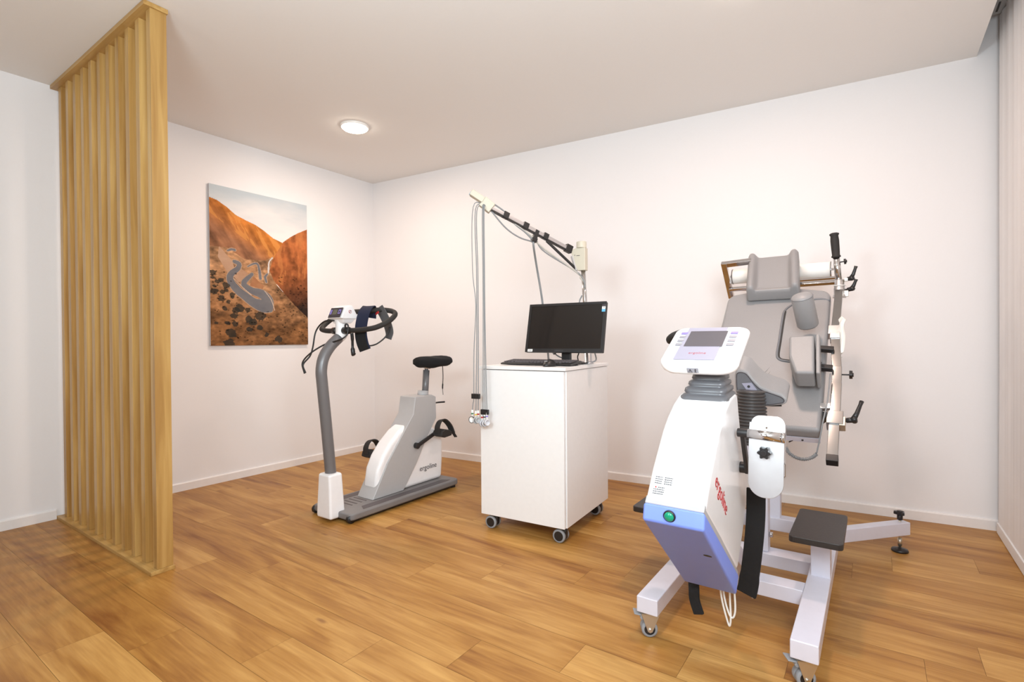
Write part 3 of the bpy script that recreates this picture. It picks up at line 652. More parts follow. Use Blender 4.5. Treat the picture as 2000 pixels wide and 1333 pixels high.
    bm = bmesh.new(); tube(bm, smooth_path([cp(.23, .40, 1.04), cp(.25, .42, .985), cp(.30, .40, .955), cp(.36, .46, .93), cp(.42, .50, .921)], 6), .004, 8); obj('grey_lead', bm, 'cable', t, smooth=True)
    bm = bmesh.new(); cyl(bm, cp(.232, .40, 1.02), cp(.262, .418, .972), .011, n=12); obj('plug', bm, 'cable', t, smooth=True)
on_cabinet()

# ------------------------------------------------------------------ ECG suction arm
def ecg_arm():
    t = thing('ecg_arm', 'beige and aluminium jointed ECG cable arm rising from the cabinet with hanging electrodes', 'ecg arm', cp(.458, .45, CT), TH)
    bm = bmesh.new(); lathe(bm, cp(.462, .45, CT), (CM.to_3x3() @ V((-.05, 0, 1))), [(0, .032), (.008, .032), (.010, .024), (.085, .022), (.090, .013)], 28); obj('base_collar', bm, 'alu', t, smooth=True)
    bm = bmesh.new(); cyl(bm, cp(.459, .45, .98), cp(.432, .45, 1.50), .0135, n=20); obj('pole', bm, 'chrome', t, smooth=True)
    # head joint
    bm = bmesh.new(); P = [(.360, 1.590), (.392, 1.600), (.452, 1.600), (.452, 1.466), (.405, 1.466), (.385, 1.50)]
    prism(bm, [cp(x, .432, z) for x, z in P], cp(0, .045, 0)-cp(0, 0, 0)); hd = obj('head_joint', bm, 'beige', t, bevel=.004)
    bm = bmesh.new(); cyl(bm, cp(.421, .455, 1.600), cp(.421, .455, 1.638), .030, n=28); obj('head_cap', bm, 'beige', t, smooth=True, bevel=.003)
    text('bosch', 'maker_name', .001, CM, 'ink', hd) if False else None
    bm = B(.398, .420, .4305, .4322, 1.553, 1.5555, M4=CM); box(bm, .386, .390, .4305, .4322, 1.556, 1.560, M4=CM); obj('head_print', bm, 'ink', hd)
    a = cp(.357, .435, 1.594); b = cp(.076, .0, 1.792)
    side = (b-a).normalized().cross(V((0, 0, 1))).normalized()
    bm = bmesh.new(); bar(bm, a, b, .020, .022, side=side); obj('boom', bm, 'alu', t, bevel=.003)
    dn = side.cross((b-a).normalized()).normalized(); 
    if dn.z > 0: dn = -dn
    bm = bmesh.new(); bar(bm, a+dn*.015, b+dn*.015, .012, .010, side=side); obj('boom_channel', bm, 'black', t)
    bm = bmesh.new(); bar(bm, a+(a-b).normalized()*.008, a+(b-a).normalized()*.035, .032, .046, side=side); obj('joint_bracket', bm, 'black', t, bevel=.003)
    for q, L_ in ((.30, .032), (.55, .034), (.79, .034)):
        c = a+(b-a)*q; bm = bmesh.new(); bar(bm, c, c+(b-a).normalized()*L_, .030, .036, side=side); obj('cable_clip', bm, 'black', t, bevel=.002)
    c = a+(b-a)*.44; 
    bm = bmesh.new(); bar(bm, c-dn*.010, c+dn*.045, .022, .026, side=side); bar(bm, c+dn*.04, c+dn*.065, .034, .030, side=side); obj('hanging_clip', bm, 'black', t, bevel=.002)
    hc = c+dn*.058
    bm = bmesh.new(); tube(bm, [a+(b-a)*.30+dn*.02, cp(.392, .44, 1.478)], .0085, 8); obj('gas_strut', bm, 'black', t)
    bm = bmesh.new(); bar(bm, cp(.372, .436, 1.555), cp(.398, .44, 1.468), .014, .022, side=side); obj('strut_link', bm, 'greyl', t)
    # tip distributor
    tp = cp(-.012, -.06, 1.868); d = (tp-b).normalized()
    s2 = d.cross(V((0, 0, 1))).normalized()
    bm = bmesh.new(); bar(bm, b-d*.01+V((0, 0, -.004)), b+d*.055, .042, .060, side=s2); bar(bm, b+d*.045+V((0, 0, .008)), tp+V((0, 0, .004)), .050, .034, side=s2); tip = obj('distributor', bm, 'beige', t, bevel=.004)
    bm = bmesh.new(); cyl(bm, tp-d*.004+V((0, 0, -.002)), tp+d*.006+V((0, 0, -.002)), .011, n=18); obj('blue_cap', bm, 'cyan', tip, smooth=True)
    # cables along the boom
    def cab(pts, r, m='cable', nm='cable'):
        bm = bmesh.new(); tube(bm, smooth_path(pts, 6), r, 8); return obj(nm, bm, m, t, smooth=True)
    cab([b+V((0, 0, .03)), b+(a-b)*.16+V((0, 0, .018)), b+(a-b)*.30+dn*.02, b+(a-b)*.44+dn*.035, hc], .0045)
    cab([b+V((0, 0, -.015)), b+(a-b)*.22+dn*.065, b+(a-b)*.40+dn*.078, hc+V((0, 0, -.005))], .0045)
    cab([b+(a-b)*.30+dn*.02, b+(a-b)*.52+dn*.038, b+(a-b)*.62+dn*.06, a+(b-a)*.25+dn*.075, cp(.402, .44, 1.452), cp(.425, .43, 1.42), cp(.450, .43, 1.39), cp(.448, .44, 1.355)], .0050, 'cableg')
    cab([b+(a-b)*.58+dn*.045, b+(a-b)*.72+dn*.085, cp(.395, .435, 1.462), cp(.447, .425, 1.405), cp(.452, .43, 1.36)], .0045)
    cab([hc, hc+V((0, 0, -.03)), cp(.185, .33, 1.50), cp(.182, .40, 1.32), cp(.180, .46, 1.10), cp(.176, .50, .925)], .0065, 'cable', 'supply_hose')
    cab([cp(.425, .45, 1.32), cp(.408, .45, 1.28), cp(.412, .45, 1.20), cp(.43, .46, 1.12)], .004)
    cab([cp(.47, .47, 1.05), cp(.495, .47, .98), cp(.505, .46, .935), cp(.47, .42, .922)], .0045)
    # leads with suction electrodes
    L = [(-.004, 1.812, -.009, .750, -.020, .618, 'greenm'), (.014, 1.795, .009, .750, .007, .615, 'yellow'), (.026, 1.785, .026, .751, .025, .619, 'red'),
         (.057, 1.79, .052, .667, .045, .602, 'red'), (.066, 1.785, .068, .667, .064, .605, 'ink'), (.074, 1.775, .083, .668, .082, .611, 'lavd')]
    Y = -.052
    for i, (tx, tz, cx, cz, ex_, ez, mk) in enumerate(L):
        yo = Y-.004*(i % 3)
        wob = .010 if i == 0 else .0
        mx = tx+(.004 if i < 3 else 0)
        pts = smooth_path([b+d*.03+V((0, 0, -.01)), cp(tx, yo, tz-.02), cp(mx-wob*1.1, yo, 1.45), cp(mx+wob*.9, yo, 1.25), cp(mx-wob*.3+(cx-mx)*.3, yo, 1.0), cp(cx, yo, cz), cp((cx+ex_)/2-.0, yo, (cz+ez+.05)/2), cp(ex_, yo, ez+.050)], 6)
        bm = bmesh.new(); tube(bm, pts, .0026, 6); ld = obj('electrode_lead', bm, 'cable', t, smooth=True)
        bm = bmesh.new(); cyl(bm, cp(ex_, yo, ez+.014), cp(ex_, yo, ez+.054), .0062, n=12); obj('lead_plug', bm, 'paper', ld, smooth=True)
        bm = bmesh.new(); cyl(bm, cp(ex_, yo, ez+.030), cp(ex_, yo, ez+.038), .0068, n=12); obj('colour_band', bm, mk, ld)
        ax = CM.to_3x3() @ (V((0, -1, .05)) if i == 0 else V((1, -.9, .1)) if i < 3 else V((1, -.35, 0)))
        bm = bmesh.new(); lathe(bm, cp(ex_, yo, ez), ax, [(-.010, .008), (-.006, .017), (.004, .0185), (.008, .017), (.007, .013), (-.002, .010)], 24)
        if i < 3: obj('suction_electrode', bm, 'greyl' if i else 'paper', ld, smooth=True)
        else: obj('suction_electrode', bm, 'trans', ld, smooth=True)
        if i == 0:
            bm = bmesh.new(); lathe(bm, cp(ex_, yo, ez), ax, [(.002, .0187), (.0095, .0187), (.0095, .0160), (.006, .016)], 24, cap=False); obj('electrode_rim', bm, 'ink', ld)
    for xs_, z in (((-.009, .009, .026), .750), ((.052, .068, .083), .667)):
        bm = bmesh.new()
        for x in xs_: box(bm, x-.0085, x+.0085, Y-.014, Y+.002, z-.014, z+.014, M4=CM)
        obj('lead_comb', bm, 'black', t, bevel=.002)
ecg_arm()

# ------------------------------------------------------------------ couch ergometer
KA = math.radians(44.2); KO = V((3.615, -.963, .674)); KV = V((0, math.cos(KA), math.sin(KA))); KN = V((0, -math.sin(KA), math.cos(KA)))
KM = axes(KO, (1, 0, 0), KV)
def kp(u, v, n): return KO+V((1, 0, 0))*u+KV*v+KN*n
def couch_ergometer():
    t = thing('couch_ergometer', 'large reclining couch ergometer with grey padded bed and white pedal unit, at right', 'couch ergometer', (3.62, -1.1, 0))
    XL, XR_ = 3.60, 3.68
    def knob(parent, p, d, r=.016, th=.012, stem=.03, lobes=5, nm='star_knob'):
        p = V(p); d = V(d).normalized(); u, v = frame_of(d); bm = bmesh.new()
        cyl(bm, p-d*stem, p, .0035, n=10)
        ns = lobes*8; A = []; Bq = []
        for k in range(ns):
            a = 2*PI*k/ns; rr = r*(.84+.16*math.cos(lobes*a)); A.append(bm.verts.new(p+(u*math.cos(a)+v*math.sin(a))*rr)); Bq.append(bm.verts.new(p+d*th+(u*math.cos(a)+v*math.sin(a))*rr*.96))
        bm.faces.new(A); bm.faces.new(Bq)
        for k in range(ns): bm.faces.new((A[k], A[(k+1) % ns], Bq[(k+1) % ns], Bq[k]))
        cyl(bm, p+d*th, p+d*(th+.004), r*.45, n=16)
        return obj(nm, bm, 'black', parent, bevel=.0015)
    def lever(parent, p, q, e, nm='clamp_lever'):
        bm = bmesh.new(); p, q, e = V(p), V(q), V(e)
        tube(bm, [p, p+(q-p)*.25, p+(q-p)*.3, q], [.0065, .0065, .010, .012], 14)
        tube(bm, [q-(q-p).normalized()*.004, q+(e-q)*.35, q+(e-q)*.8, e], [.0115, .0085, .0070, .0085], 12)
        lathe(bm, q, (e-q).cross(q-p), [(-.012, .011), (.012, .011)], 14)
        return obj(nm, bm, 'black', parent, smooth=True)
    # --- frame
    bm = bmesh.new()
    box(bm, 3.828, 3.905, -1.648, -.46, .090, .148); fr = obj('runner', bm, 'lilac', t, bevel=.004)
    obj('runner', B(3.345, 3.421, -1.654, -.46, .090, .148), 'lilac', t, bevel=.004)
    obj('cross_beam', B(3.421, 3.828, -1.287, -1.208, .092, .147), 'lilac', t, bevel=.003)
    obj('cross_beam', B(3.421, 3.828, -1.003, -.915, .092, .147), 'lilac', t, bevel=.003)
    obj('cross_beam', B(3.345, 3.905, -.515, -.445, .086, .150), 'lilac', t, bevel=.003)
    for s in (1, -1):
        c = 3.625
        bm = bmesh.new(); bar(bm, (c+s*.265, -.505, .117), (c+s*.540, -.195, .117), .052, .062, side=(0, 0, 1) if False else (-s*.74, .66, 0)); arm = obj('outrigger', bm, 'lilac', t, bevel=.003)
        fx, fy = c+s*.517, -.202
        if s > 0 or True:
            fx, fy = c+s*.517, -.222
            bm = bmesh.new(); cyl(bm, (fx, fy, .012), (fx, fy, .178), .0055, n=12); cyl(bm, (fx, fy, .03), (fx, fy, .066), .009, n=12); obj('threaded_rod', bm, 'zinc', arm, smooth=True)
            bm = bmesh.new(); lathe(bm, (fx, fy, 0), (0, 0, 1), [(0, .034), (.006, .036), (.013, .033), (.018, .012), (.020, .008)], 28); obj('levelling_foot', bm, 'black', arm, smooth=True)
            knob(arm, (fx, fy, .184), (0, 0, 1), r=.026, th=.014, stem=.006, lobes=3); bm = bmesh.new(); cyl(bm, (fx, fy, .158), (fx, fy, .186), .012, n=14); obj('knob_hub', bm, 'black', arm, smooth=True)
    # column and slanted props under the couch
    bm = bmesh.new(); lo = [(3.588, -.985), (3.668, -.985), (3.668, -.925), (3.588, -.925)]; hi = [(3.594, -.965), (3.662, -.965), (3.662, -.90), (3.594, -.90)]
    A = [bm.verts.new((x, y, .147)) for x, y in lo]; Bq = [bm.verts.new((x, y, .63)) for x, y in hi]
    for k in range(4): bm.faces.new((A[k], A[(k+1) % 4], Bq[(k+1) % 4], Bq[k]))
    bm.faces.new(A); bm.faces.new(Bq); col = obj('column', bm, 'lilac', t, bevel=.004)
    bm = bmesh.new(); cyl(bm, (3.668, -.955, .215), (3.682, -.955, .215), .011, n=12); obj('bolt', bm, 'chrome', col, smooth=True)
    bm = bmesh.new(); bar(bm, (3.625, -.93, .56), kp(.0, .42, -.10), .06, .05); obj('couch_prop', bm, 'lilac', t, bevel=.004)
    bm = bmesh.new(); bar(bm, (3.625, -.48, .12), kp(.01, .62, -.10), .05, .05); obj('couch_prop', bm, 'lilac', t, bevel=.004)
    # steps
    for x0, x1, px0, px1 in ((3.785, 3.952, 3.838, 3.903), (3.196, 3.40, 3.346, 3.398)):
        bm = bmesh.new(); box(bm, px0, px1, -1.128, -1.060, .146, .330); p = obj('step_post', bm, 'lilac', t, bevel=.003)
        bm = bmesh.new(); r = .016; out = []
        for cx, cy, a0 in ((x1-r, -.958-r, 0), (x0+r, -.958-r, 90), (x0+r, -1.322+r, 180), (x1-r, -1.322+r, 270)):
            for k in range(5): a = math.radians(a0+22.5*k); out.append((cx+r*math.cos(a), cy+r*math.sin(a), .328))
        prism(bm, out, (0, 0, .023)); obj('step_plate', bm, 'step', t, bevel=.003)
    # castors
    def castor(x, y):
        bm = bmesh.new(); box(bm, x-.034, x+.034, y-.030, y+.030, .0865, .0895); top = obj('castor', bm, 'zinc', t)
        A_ = V((.50, -.866, 0)); fwd = V((.866, .50, 0)); w0 = V((x-.006, y-.012, .029))
        bm = bmesh.new()
        for s in (-1, 1):
            pr_ = [w0+A_*(s*.024)+fwd*a+V((0, 0, b)) for a, b in ((-.007, -.006), (.008, -.006), (.034, .058), (-.030, .058))]
            prism(bm, pr_, A_*(s*.002))
        pr2 = [w0+A_*a+fwd*b+V((0, 0, .056)) for a, b in ((-.026, -.030), (.026, -.030), (.026, .034), (-.026, .034))]; prism(bm, pr2, (0, 0, .003))
        obj('fork', bm, 'zinc', top)
        for s in (-1, 1):
            bm = bmesh.new(); lathe(bm, w0+A_*(s*.0105), A_*s, [(-.009, .014), (-.0095, .026), (-.006, .0285), (.006, .0285), (.0095, .026), (.0095, .019)], 32, cap=False); wh = obj('wheel', bm, 'rubberg', top, smooth=True)
            bm = bmesh.new(); cyl(bm, w0+A_*(s*.003), w0+A_*(s*.018), .0188, n=24); obj('wheel_hub', bm, 'black', top)
            bm = bmesh.new(); cyl(bm, w0+A_*(s*.018), w0+A_*(s*.031), .006, n=10); obj('axle_nut', bm, 'chrome', top)
        bm = bmesh.new(); c0 = w0+V((0, 0, .046))-fwd*.036
        prism(bm, [c0+A_*a+fwd*b+V((0, 0, z)) for a, b, z in ((-.022, .02, 0), (.022, .02, 0), (.020, -.018, .006), (-.020, -.018, .006))], (0, 0, .005)); 
        cyl(bm, c0+A_*-.020+fwd*.010-V((0, 0, .004)), c0+A_*.020+fwd*.010-V((0, 0, .004)), .008, n=12); obj('brake_pedal', bm, 'rubberg', top, bevel=.002)
    castor(3.868, -1.600); castor(3.383, -1.606)
    # --- pedal unit housing (x from 3.519 to 3.68)
    xl, xr = 3.519, 3.680
    up_ = [(-2.034, .612), (-1.975, .694), (-1.935, .738), (-1.885, .792), (-1.84, .828), (-1.79, .858), (-1.73, .882), (-1.66, .890), (-1.630, .884), (-1.612, .83), (-1.58, .750), (-1.548, .686), (-1.505, .61), (-1.470, .54), (-1.485, .49), (-1.56, .40), (-1.640, .312)]
    hs = obj('housing', yz(up_, xl, xr), 'white', t, bevel=.016, seg=4, angle=35)
    off = V((0, -.6326, -.7745))  # outward normal of the underside
    f = V((0, -2.034, .611)); b = V((0, -1.642, .291)); nrm = V((0, -(f.z-b.z), b.y-f.y)).normalized() * -1
    nrm = V((0, -.632, -.775)); 
    def slab(x0, x1, a0, a1, k0=0., k1=0.):
        p = [f+nrm*a0-(b-f).normalized()*k0, b+nrm*a0+(b-f).normalized()*k1, b+nrm*a1+(b-f).normalized()*k1, f+nrm*a1-(b-f).normalized()*k0]
        return prism(bmesh.new(), [V((x0, q.y, q.z)) for q in p], (x1-x0, 0, 0))
    obj('base_band', slab(xl+.001, xr-.001, -.022, .001), 'greyl', t, bevel=.003)
    cov = [(-2.036, .612), (-2.046, .566), (-1.668, .248), (-1.634, .300)]
    cv = obj('base_cover', yz(cov, xl-.002, xr+.002), 'blue', t, bevel=.007, seg=3)
    bm = bmesh.new(); lathe(bm, (3.592, -2.0415, .588), (0, -1, -.12), [(0, .0165), (.004, .0165), (.006, .0145)], 28); rg = obj('button_ring', bm, 'black', cv, smooth=True)
    bm = bmesh.new(); lathe(bm, (3.592, -2.0435, .588), (0, -1, -.12), [(0, .0135), (.006, .0125), (.009, .009), (.0102, .001)], 28); obj('start_button', bm, 'green', cv, smooth=True)
    bm = bmesh.new(); cyl(bm, (3.655, -1.9075, .449), (3.655, -1.9045, .4530), .008, n=16); bmesh.ops.scale(bm, vec=(1.5, 1, 1), verts=bm.verts, space=Matrix.Translation((-3.655, 0, 0))); obj('keyhole', bm, 'dark', cv)
    text('ergoline', 'maker_name', .060, axes((xr+.0008, -1.930, .662), (0, .715, -.70), (0, .70, .715)), 'red', hs, sx=.92)
    # small printed service label on the front
    Rl = axes((3.537, -2.0205, .6310), (1, 0, 0), (0, .059, .082))
    bm = bmesh.new(); rnd = random.Random(2)
    for r in range(9):
        yq = .052-.0060*r
        if r in (4,): continue
        segs = ((.0, .020), (.026, .048)) if r < 4 else ((.0 if r != 5 else .012, .030),)
        for a, c_ in segs:
            x = a
            while x < c_:
                l_ = .002+.003*rnd.random(); box(bm, x, min(c_, x+l_), yq, yq+.0026, .0004, .0012, M4=Rl); x += l_+.0012
    obj('service_print', bm, 'cuffi', hs)
    bm = bmesh.new(); box(bm, .004, .0075, .0215, .0255, .0002, .0012, M4=Rl); obj('service_emblem', bm, 'red', hs)
    # bellows under the console
    bm = bmesh.new(); cx = 3.603
    def rr(cx, cy, z, hx, hy, tilt, r=.022, n=5):
        out = []
        for sx, sy, a0 in ((1, 1, 0), (-1, 1, 90), (-1, -1, 180), (1, -1, 270)):
            for k in range(n+1):
                a = math.radians(a0+90*k/n); x = sx*(hx-r)+r*math.cos(a); y = sy*(hy-r)+r*math.sin(a); out.append(bm.verts.new((cx+x, cy+y, z+y*tilt)))
        return out
    prof = [(.862, .0715, .066), (.868, .0735, .068), (.883, .0725, .067), (.889, .0665, .062), (.890, .060, .056), (.896, .0655, .061), (.906, .0645, .060), (.910, .0585, .054), (.911, .053, .049), (.916, .0585, .054), (.925, .0575, .053), (.929, .052, .047), (.930, .047, .043), (.934, .052, .046), (.946, .050, .044)]
    rs = [rr(cx+.004*(z-.862)/.08, -1.700+.35*(z-.862), z, a, c_, .10*(1-(z-.862)/.1)) for z, a, c_ in prof]
    for A, Bq in zip(rs, rs[1:]):
        for k in range(len(A)): bm.faces.new((A[k], A[(k+1) % len(A)], Bq[(k+1) % len(A)], Bq[k]))
    bm.faces.new(rs[0]); bm.faces.new(rs[-1]); obj('bellows', bm, 'bellow', t, smooth=True)
    bm = bmesh.new(); box(bm, 3.562, 3.652, -1.70, -1.63, .943, .975); obj('console_neck', bm, 'white', t, bevel=.004)
    bm = bmesh.new(); cyl(bm, (3.552, -1.60, .86), (3.552, -1.60, .965), .006, n=10); obj('guide_rod', bm, 'black', t, smooth=True)
    # console
    R0 = axes((3.595, -1.785, .9925), (1, 0, 0), (0, .1865, .1025))
    def cons(d, ix, it, ib, z):
        W2, Hh = .1185-ix, .224; y0_, y1_ = ib-.012, Hh-it; out = []
        for sx, top, r0 in ((1, 1, .036), (-1, 1, .030), (-1, 0, .040), (1, 0, .046)):
            r = max(.012, r0-d*.15); cy = (y1_-r) if top else (y0_+r*.62)
            a0 = {(1, 1): 0, (-1, 1): 90, (-1, 0): 180, (1, 0): 270}[(sx, top)]
            for k in range(9):
                a = math.radians(a0+90*k/8); out.append(bm.verts.new(R0 @ V((sx*(W2-r)+r*math.cos(a), cy+(r if top else r*.62)*math.sin(a), z))))
        return out
    bm = bmesh.new()
    LY = [cons(0, .010, .010, .006, .0), cons(0, .005, .005, .0025, -.001), cons(0, .0015, .002, .0003, -.004), cons(.01, 0, 0, -.001, -.010), cons(.02, .002, .003, -.004, -.020), cons(.03, .008, .012, -.004, -.032), cons(.04, .018, .028, .001, -.042), cons(.05, .032, .045, .012, -.050), cons(.05, .055, .075, .032, -.055)]
    for A, Bq in zip(LY, LY[1:]):
        for k in range(len(A)): bm.faces.new((A[k], A[(k+1) % len(A)], Bq[(k+1) % len(A)], Bq[k]))
    bm.faces.new(LY[0]); bm.faces.new(LY[-1])
    con = obj('console', bm, 'white', t, smooth=True); con.modifiers.new('wn', 'WEIGHTED_NORMAL')
    R = axes((3.490, -1.786, .9925), (1, 0, 0), (0, .1865, .1025))      # face plane: x right, y up the slope
    z0 = .0012
    pn = obj('display_panel', B(.030, .154, .004, .212, z0, z0+.0012, M4=R), 'lav', con)
    pn2 = obj('display', B(.042, .160, .085, .186, z0+.0012, z0+.0022, M4=R), 'screeng', con)
    for s in (0, 1):
        for r in range(4):
            x0 = (.010-.0 if s == 0 else .170); y0 = .168-.0255*r
            if s == 0: x0 = .012
            bm = bmesh.new(); box(bm, x0, x0+.022, y0, y0+.014, z0, z0+.0016, M4=R); obj('panel_button', bm, 'lavd' if r == 0 else 'greyb', con, bevel=.0008)
    text('ergoline', 'maker_name', .0165, R @ Matrix.Translation((.068, .038, z0+.0013)), 'red', con, depth=.0002)
    Rw = axes(R0 @ V((-.030, -.0168, -.026)), (1, 0, 0), (0, -.482, .877))
    wl = obj('warning_label', B(0, .034, -.006, .009, -.004, .0015, M4=Rw), 'greyb', con)
    bm = bmesh.new(); P = [(.004, -.005), (.016, -.005), (.010, .0065)]
    for a, c_ in zip(P, P[1:]+P[:1]): bar(bm, Rw @ V((*a, .002)), Rw @ V((*c_, .002)), .0014, .0010, side=(0, -1, 0))
    box(bm, .0095, .0107, -.002, .003, .0015, .0024, M4=Rw)
    cyl(bm, Rw @ V((.0255, .006, .0014)), Rw @ V((.0255, .006, .0024)), .0018, n=10)
    for a, c_ in (((.0255, .004), (.0255, -.001)), ((.0255, -.001), (.0225, -.0055)), ((.0255, -.001), (.0285, -.0055)), ((.0255, .003), (.0225, .0005)), ((.0255, .003), (.0285, .0015))): bar(bm, Rw @ V((*a, .002)), Rw @ V((*c_, .002)), .0016, .0010, side=(0, -1, 0))
    obj('warning_symbol', bm, 'ink', wl)
    bm = bmesh.new(); tube(bm, smooth_path([(3.47, -1.50, 1.085), (3.435, -1.50, 1.073), (3.413, -1.485, 1.060), (3.402, -1.45, 1.052)], 4), .0125, 14); obj('grab_handle', bm, 'blackm', t, smooth=True)
    bm = bmesh.new(); tube(bm, [(3.45, -1.50, 1.078), (3.56, -1.56, 1.05)], .011, 12); obj('handle_stem', bm, 'chrome', t, smooth=True)
    # --- right foot plate, crank, straps
    hub = V((3.690, -1.60, .640)); ax = V((3.700, -1.690, .768))
    bm = bmesh.new(); cyl(bm, hub-V((.014, 0, 0)), hub+V((.016, 0, 0)), .018, n=20); bar(bm, hub+V((.012, 0, -.012)), ax+V((.004, 0, .004)), .012, .024); cyl(bm, ax-V((.010, 0, 0)), ax+V((.022, 0, 0)), .0135, n=18)
    obj('crank', bm, 'black', t, bevel=.002)
    bm = bmesh.new(); cyl(bm, ax+V((.020, 0, 0)), ax+V((.116, -.002, -.004)), .0145, n=24); cyl(bm, ax+V((.114, -.002, -.004)), ax+V((.122, -.002, -.004)), .0155, n=24); obj('pedal_axle', bm, 'chrome', t, smooth=True)
    def plate(x0, x1, z0_, z1_, y0, y1, rtop, rbot, th=.004):
        out = []
        def arc(cx, cz, r, a0, a1, n=10):
            for k in range(n+1): a = math.radians(a0+(a1-a0)*k/n); out.append((cx+r*math.cos(a), cz+r*math.sin(a)))
        if rtop: arc(x1-rtop, z1_-rtop, rtop, 0, 90); arc(x0+rtop, z1_-rtop, rtop, 90, 180)
        else: out += [(x1, z1_), (x0, z1_)]
        if rbot: arc(x0+rbot, z0_+rbot, rbot, 180, 270); arc(x1-rbot, z0_+rbot, rbot, 270, 360)
        else: out += [(x0, z0_), (x1, z0_)]
        return prism(bmesh.new(), [(x, y0+(y1-y0)*(z-z0_)/(z1_-z0_), z) for x, z in out], (0, th, 0))
    fp = obj('foot_plate', plate(3.722, 3.820, .580, .757, -1.706, -1.686, 0, .046), 'plate', t, bevel=.001)
    obj('heel_plate', plate(3.724, 3.818, .752, .820, -1.676, -1.650, .024, 0), 'steel', t, bevel=.001)
    bm = bmesh.new()
    for x in (3.722, 3.817): prism(bm, [(x, -1.668, .800), (x, -1.686, .75), (x, -1.690, .64), (x, -1.662, .64), (x, -1.650, .79)], (.003, 0, 0))
    obj('plate_flange', bm, 'steel', t)
    bm = bmesh.new(); tube(bm, [(3.8195, -1.690, .690), (3.8235, -1.697, .686), (3.8235, -1.698, .652), (3.8195, -1.694, .648)], .0020, 8); obj('buckle', bm, 'chrome', fp)
    knob(t, (3.768, -1.700, .716), (0, -1, -.02), r=.020, th=.013, stem=.004, lobes=6)
    bm = bmesh.new(); cyl(bm, (3.771, -1.678, .788), (3.771, -1.681, .788), .003, n=12); obj('rivet', bm, 'chrome', t)
    bm = bmesh.new(); pts = smooth_path([(3.718, -1.545, .56), (3.714, -1.535, .45), (3.702, -1.520, .33), (3.688, -1.512, .225), (3.680, -1.508, .186)], 5); strap(bm, pts, (1, -.15, 0), [.060]*14+[.064]*7, .010); obj('foot_strap', bm, 'felt', t, bevel=.003, label='wide black hook and loop strap')
    bm = bmesh.new(); cyl(bm, (3.700, -1.500, .175), (3.704, -1.500, .190), .006, n=10); obj('strap_rivet', bm, 'chrome', t)
    bm = bmesh.new(); pts = smooth_path([(3.495, -1.50, .52), (3.505, -1.55, .35), (3.530, -1.60, .215), (3.533, -1.602, .165), (3.548, -1.602, .118)], 5); strap(bm, pts, (1, -.15, 0), .036, .012); obj('foot_strap', bm, 'felt', t, bevel=.003, label='narrow black strap end hanging below the unit')
    # left crank and plate, mostly hidden behind the unit
    bm = bmesh.new(); cyl(bm, (3.505, -1.60, .640), (3.525, -1.60, .640), .018, n=20); bar(bm, (3.505, -1.60, .64), (3.500, -1.52, .53), .012, .024); obj('crank', bm, 'black', t, bevel=.002)
    obj('foot_plate', plate(3.395, 3.490, .42, .60, -1.50, -1.53, .02, .046), 'steel', t, bevel=.001)
    # unit mast joining the unit to the frame, and its mains lead
    bm = bmesh.new(); bar(bm, (3.60, -1.52, .36), (3.625, -1.24, .145), .07, .06); obj('unit_mast', bm, 'lilac', t, bevel=.004)
    for k, pts in enumerate(([(3.622, -1.63, .26), (3.628, -1.625, .20), (3.640, -1.62, .145), (3.650, -1.62, .118), (3.654, -1.62, .145), (3.652, -1.62, .20), (3.652, -1.63, .28)],
                             [(3.626, -1.62, .27), (3.636, -1.62, .20), (3.650, -1.62, .155), (3.662, -1.62, .150), (3.668, -1.62, .185), (3.664, -1.63, .28)])):
        bm = bmesh.new(); tube(bm, smooth_path(pts, 6), .0032, 8); obj('mains_lead', bm, 'cablew', t, smooth=True)
    # --- couch board
    out = []
    w_ = .245; r = .055
    out += [(-w_, 0), (w_, 0)]
    for k in range(8): a = math.radians(0+90*k/7*.93); out.append((w_-r+r*math.cos(a), .845+r*math.sin(a)))
    for k in range(1, 12): q = k/12; x = (w_-r)*(1-2*q); out.append((x, .900+.030*(1-(1-2*q)**2)))
    for k in range(8): a = math.radians(96+84*k/7); out.append((-w_+r+r*math.cos(a), .845+r*math.sin(a)))
    bm = bmesh.new(); prism(bm, [kp(u, v, -.052) for u, v in out], KN*.062); pad = obj('couch_pad', bm, 'leather', t, bevel=.018, seg=5, angle=40)
    bm = bmesh.new(); prism(bm, [kp(u*.98, .004+v*.97, -.082) for u, v in out], KN*.030); bf = obj('couch_frame', bm, 'lilac', t)
    bm = bmesh.new(); cyl(bm, kp(.175, .001, -.068), kp(.175, .006, -.068), .004, n=12); obj('bolt_hole', bm, 'dark', bf)
    bm = bmesh.new(); bar(bm, kp(.122, .004, -.092), kp(.138, .006, -.078), .004, .004); obj('frame_bolt', bm, 'black', bf)
    # seam of the removable side section
    path = smooth_path([kp(.243, .812, .006), kp(.20, .822, .0105), kp(.125, .812, .0112), kp(.075, .780, .0112), kp(.048, .735, .0112), kp(.044, .66, .0112), kp(.044, .52, .0112), kp(.044, .43, .0112), kp(.056, .398, .0112), (kp(.09, .385, .0112)), kp(.16, .378, .0112), kp(.243, .372, .006)], 5)
    bm = bmesh.new(); tube(bm, path, .0052, 8); obj('seam_piping', bm, 'piping', pad, smooth=True)
    path = smooth_path([kp(.053, .735, .0112), kp(.0515, .66, .0112), kp(.0515, .52, .0112), kp(.0515, .43, .0112), kp(.062, .402, .0112), (kp(.092, .392, .0112)), kp(.16, .385, .0112), kp(.23, .38, .010)], 5)
    bm = bmesh.new(); tube(bm, path, .0040, 8); obj('seam_gap', bm, 'dark', pad, smooth=True)
    # creases of the cover
    bm = bmesh.new()
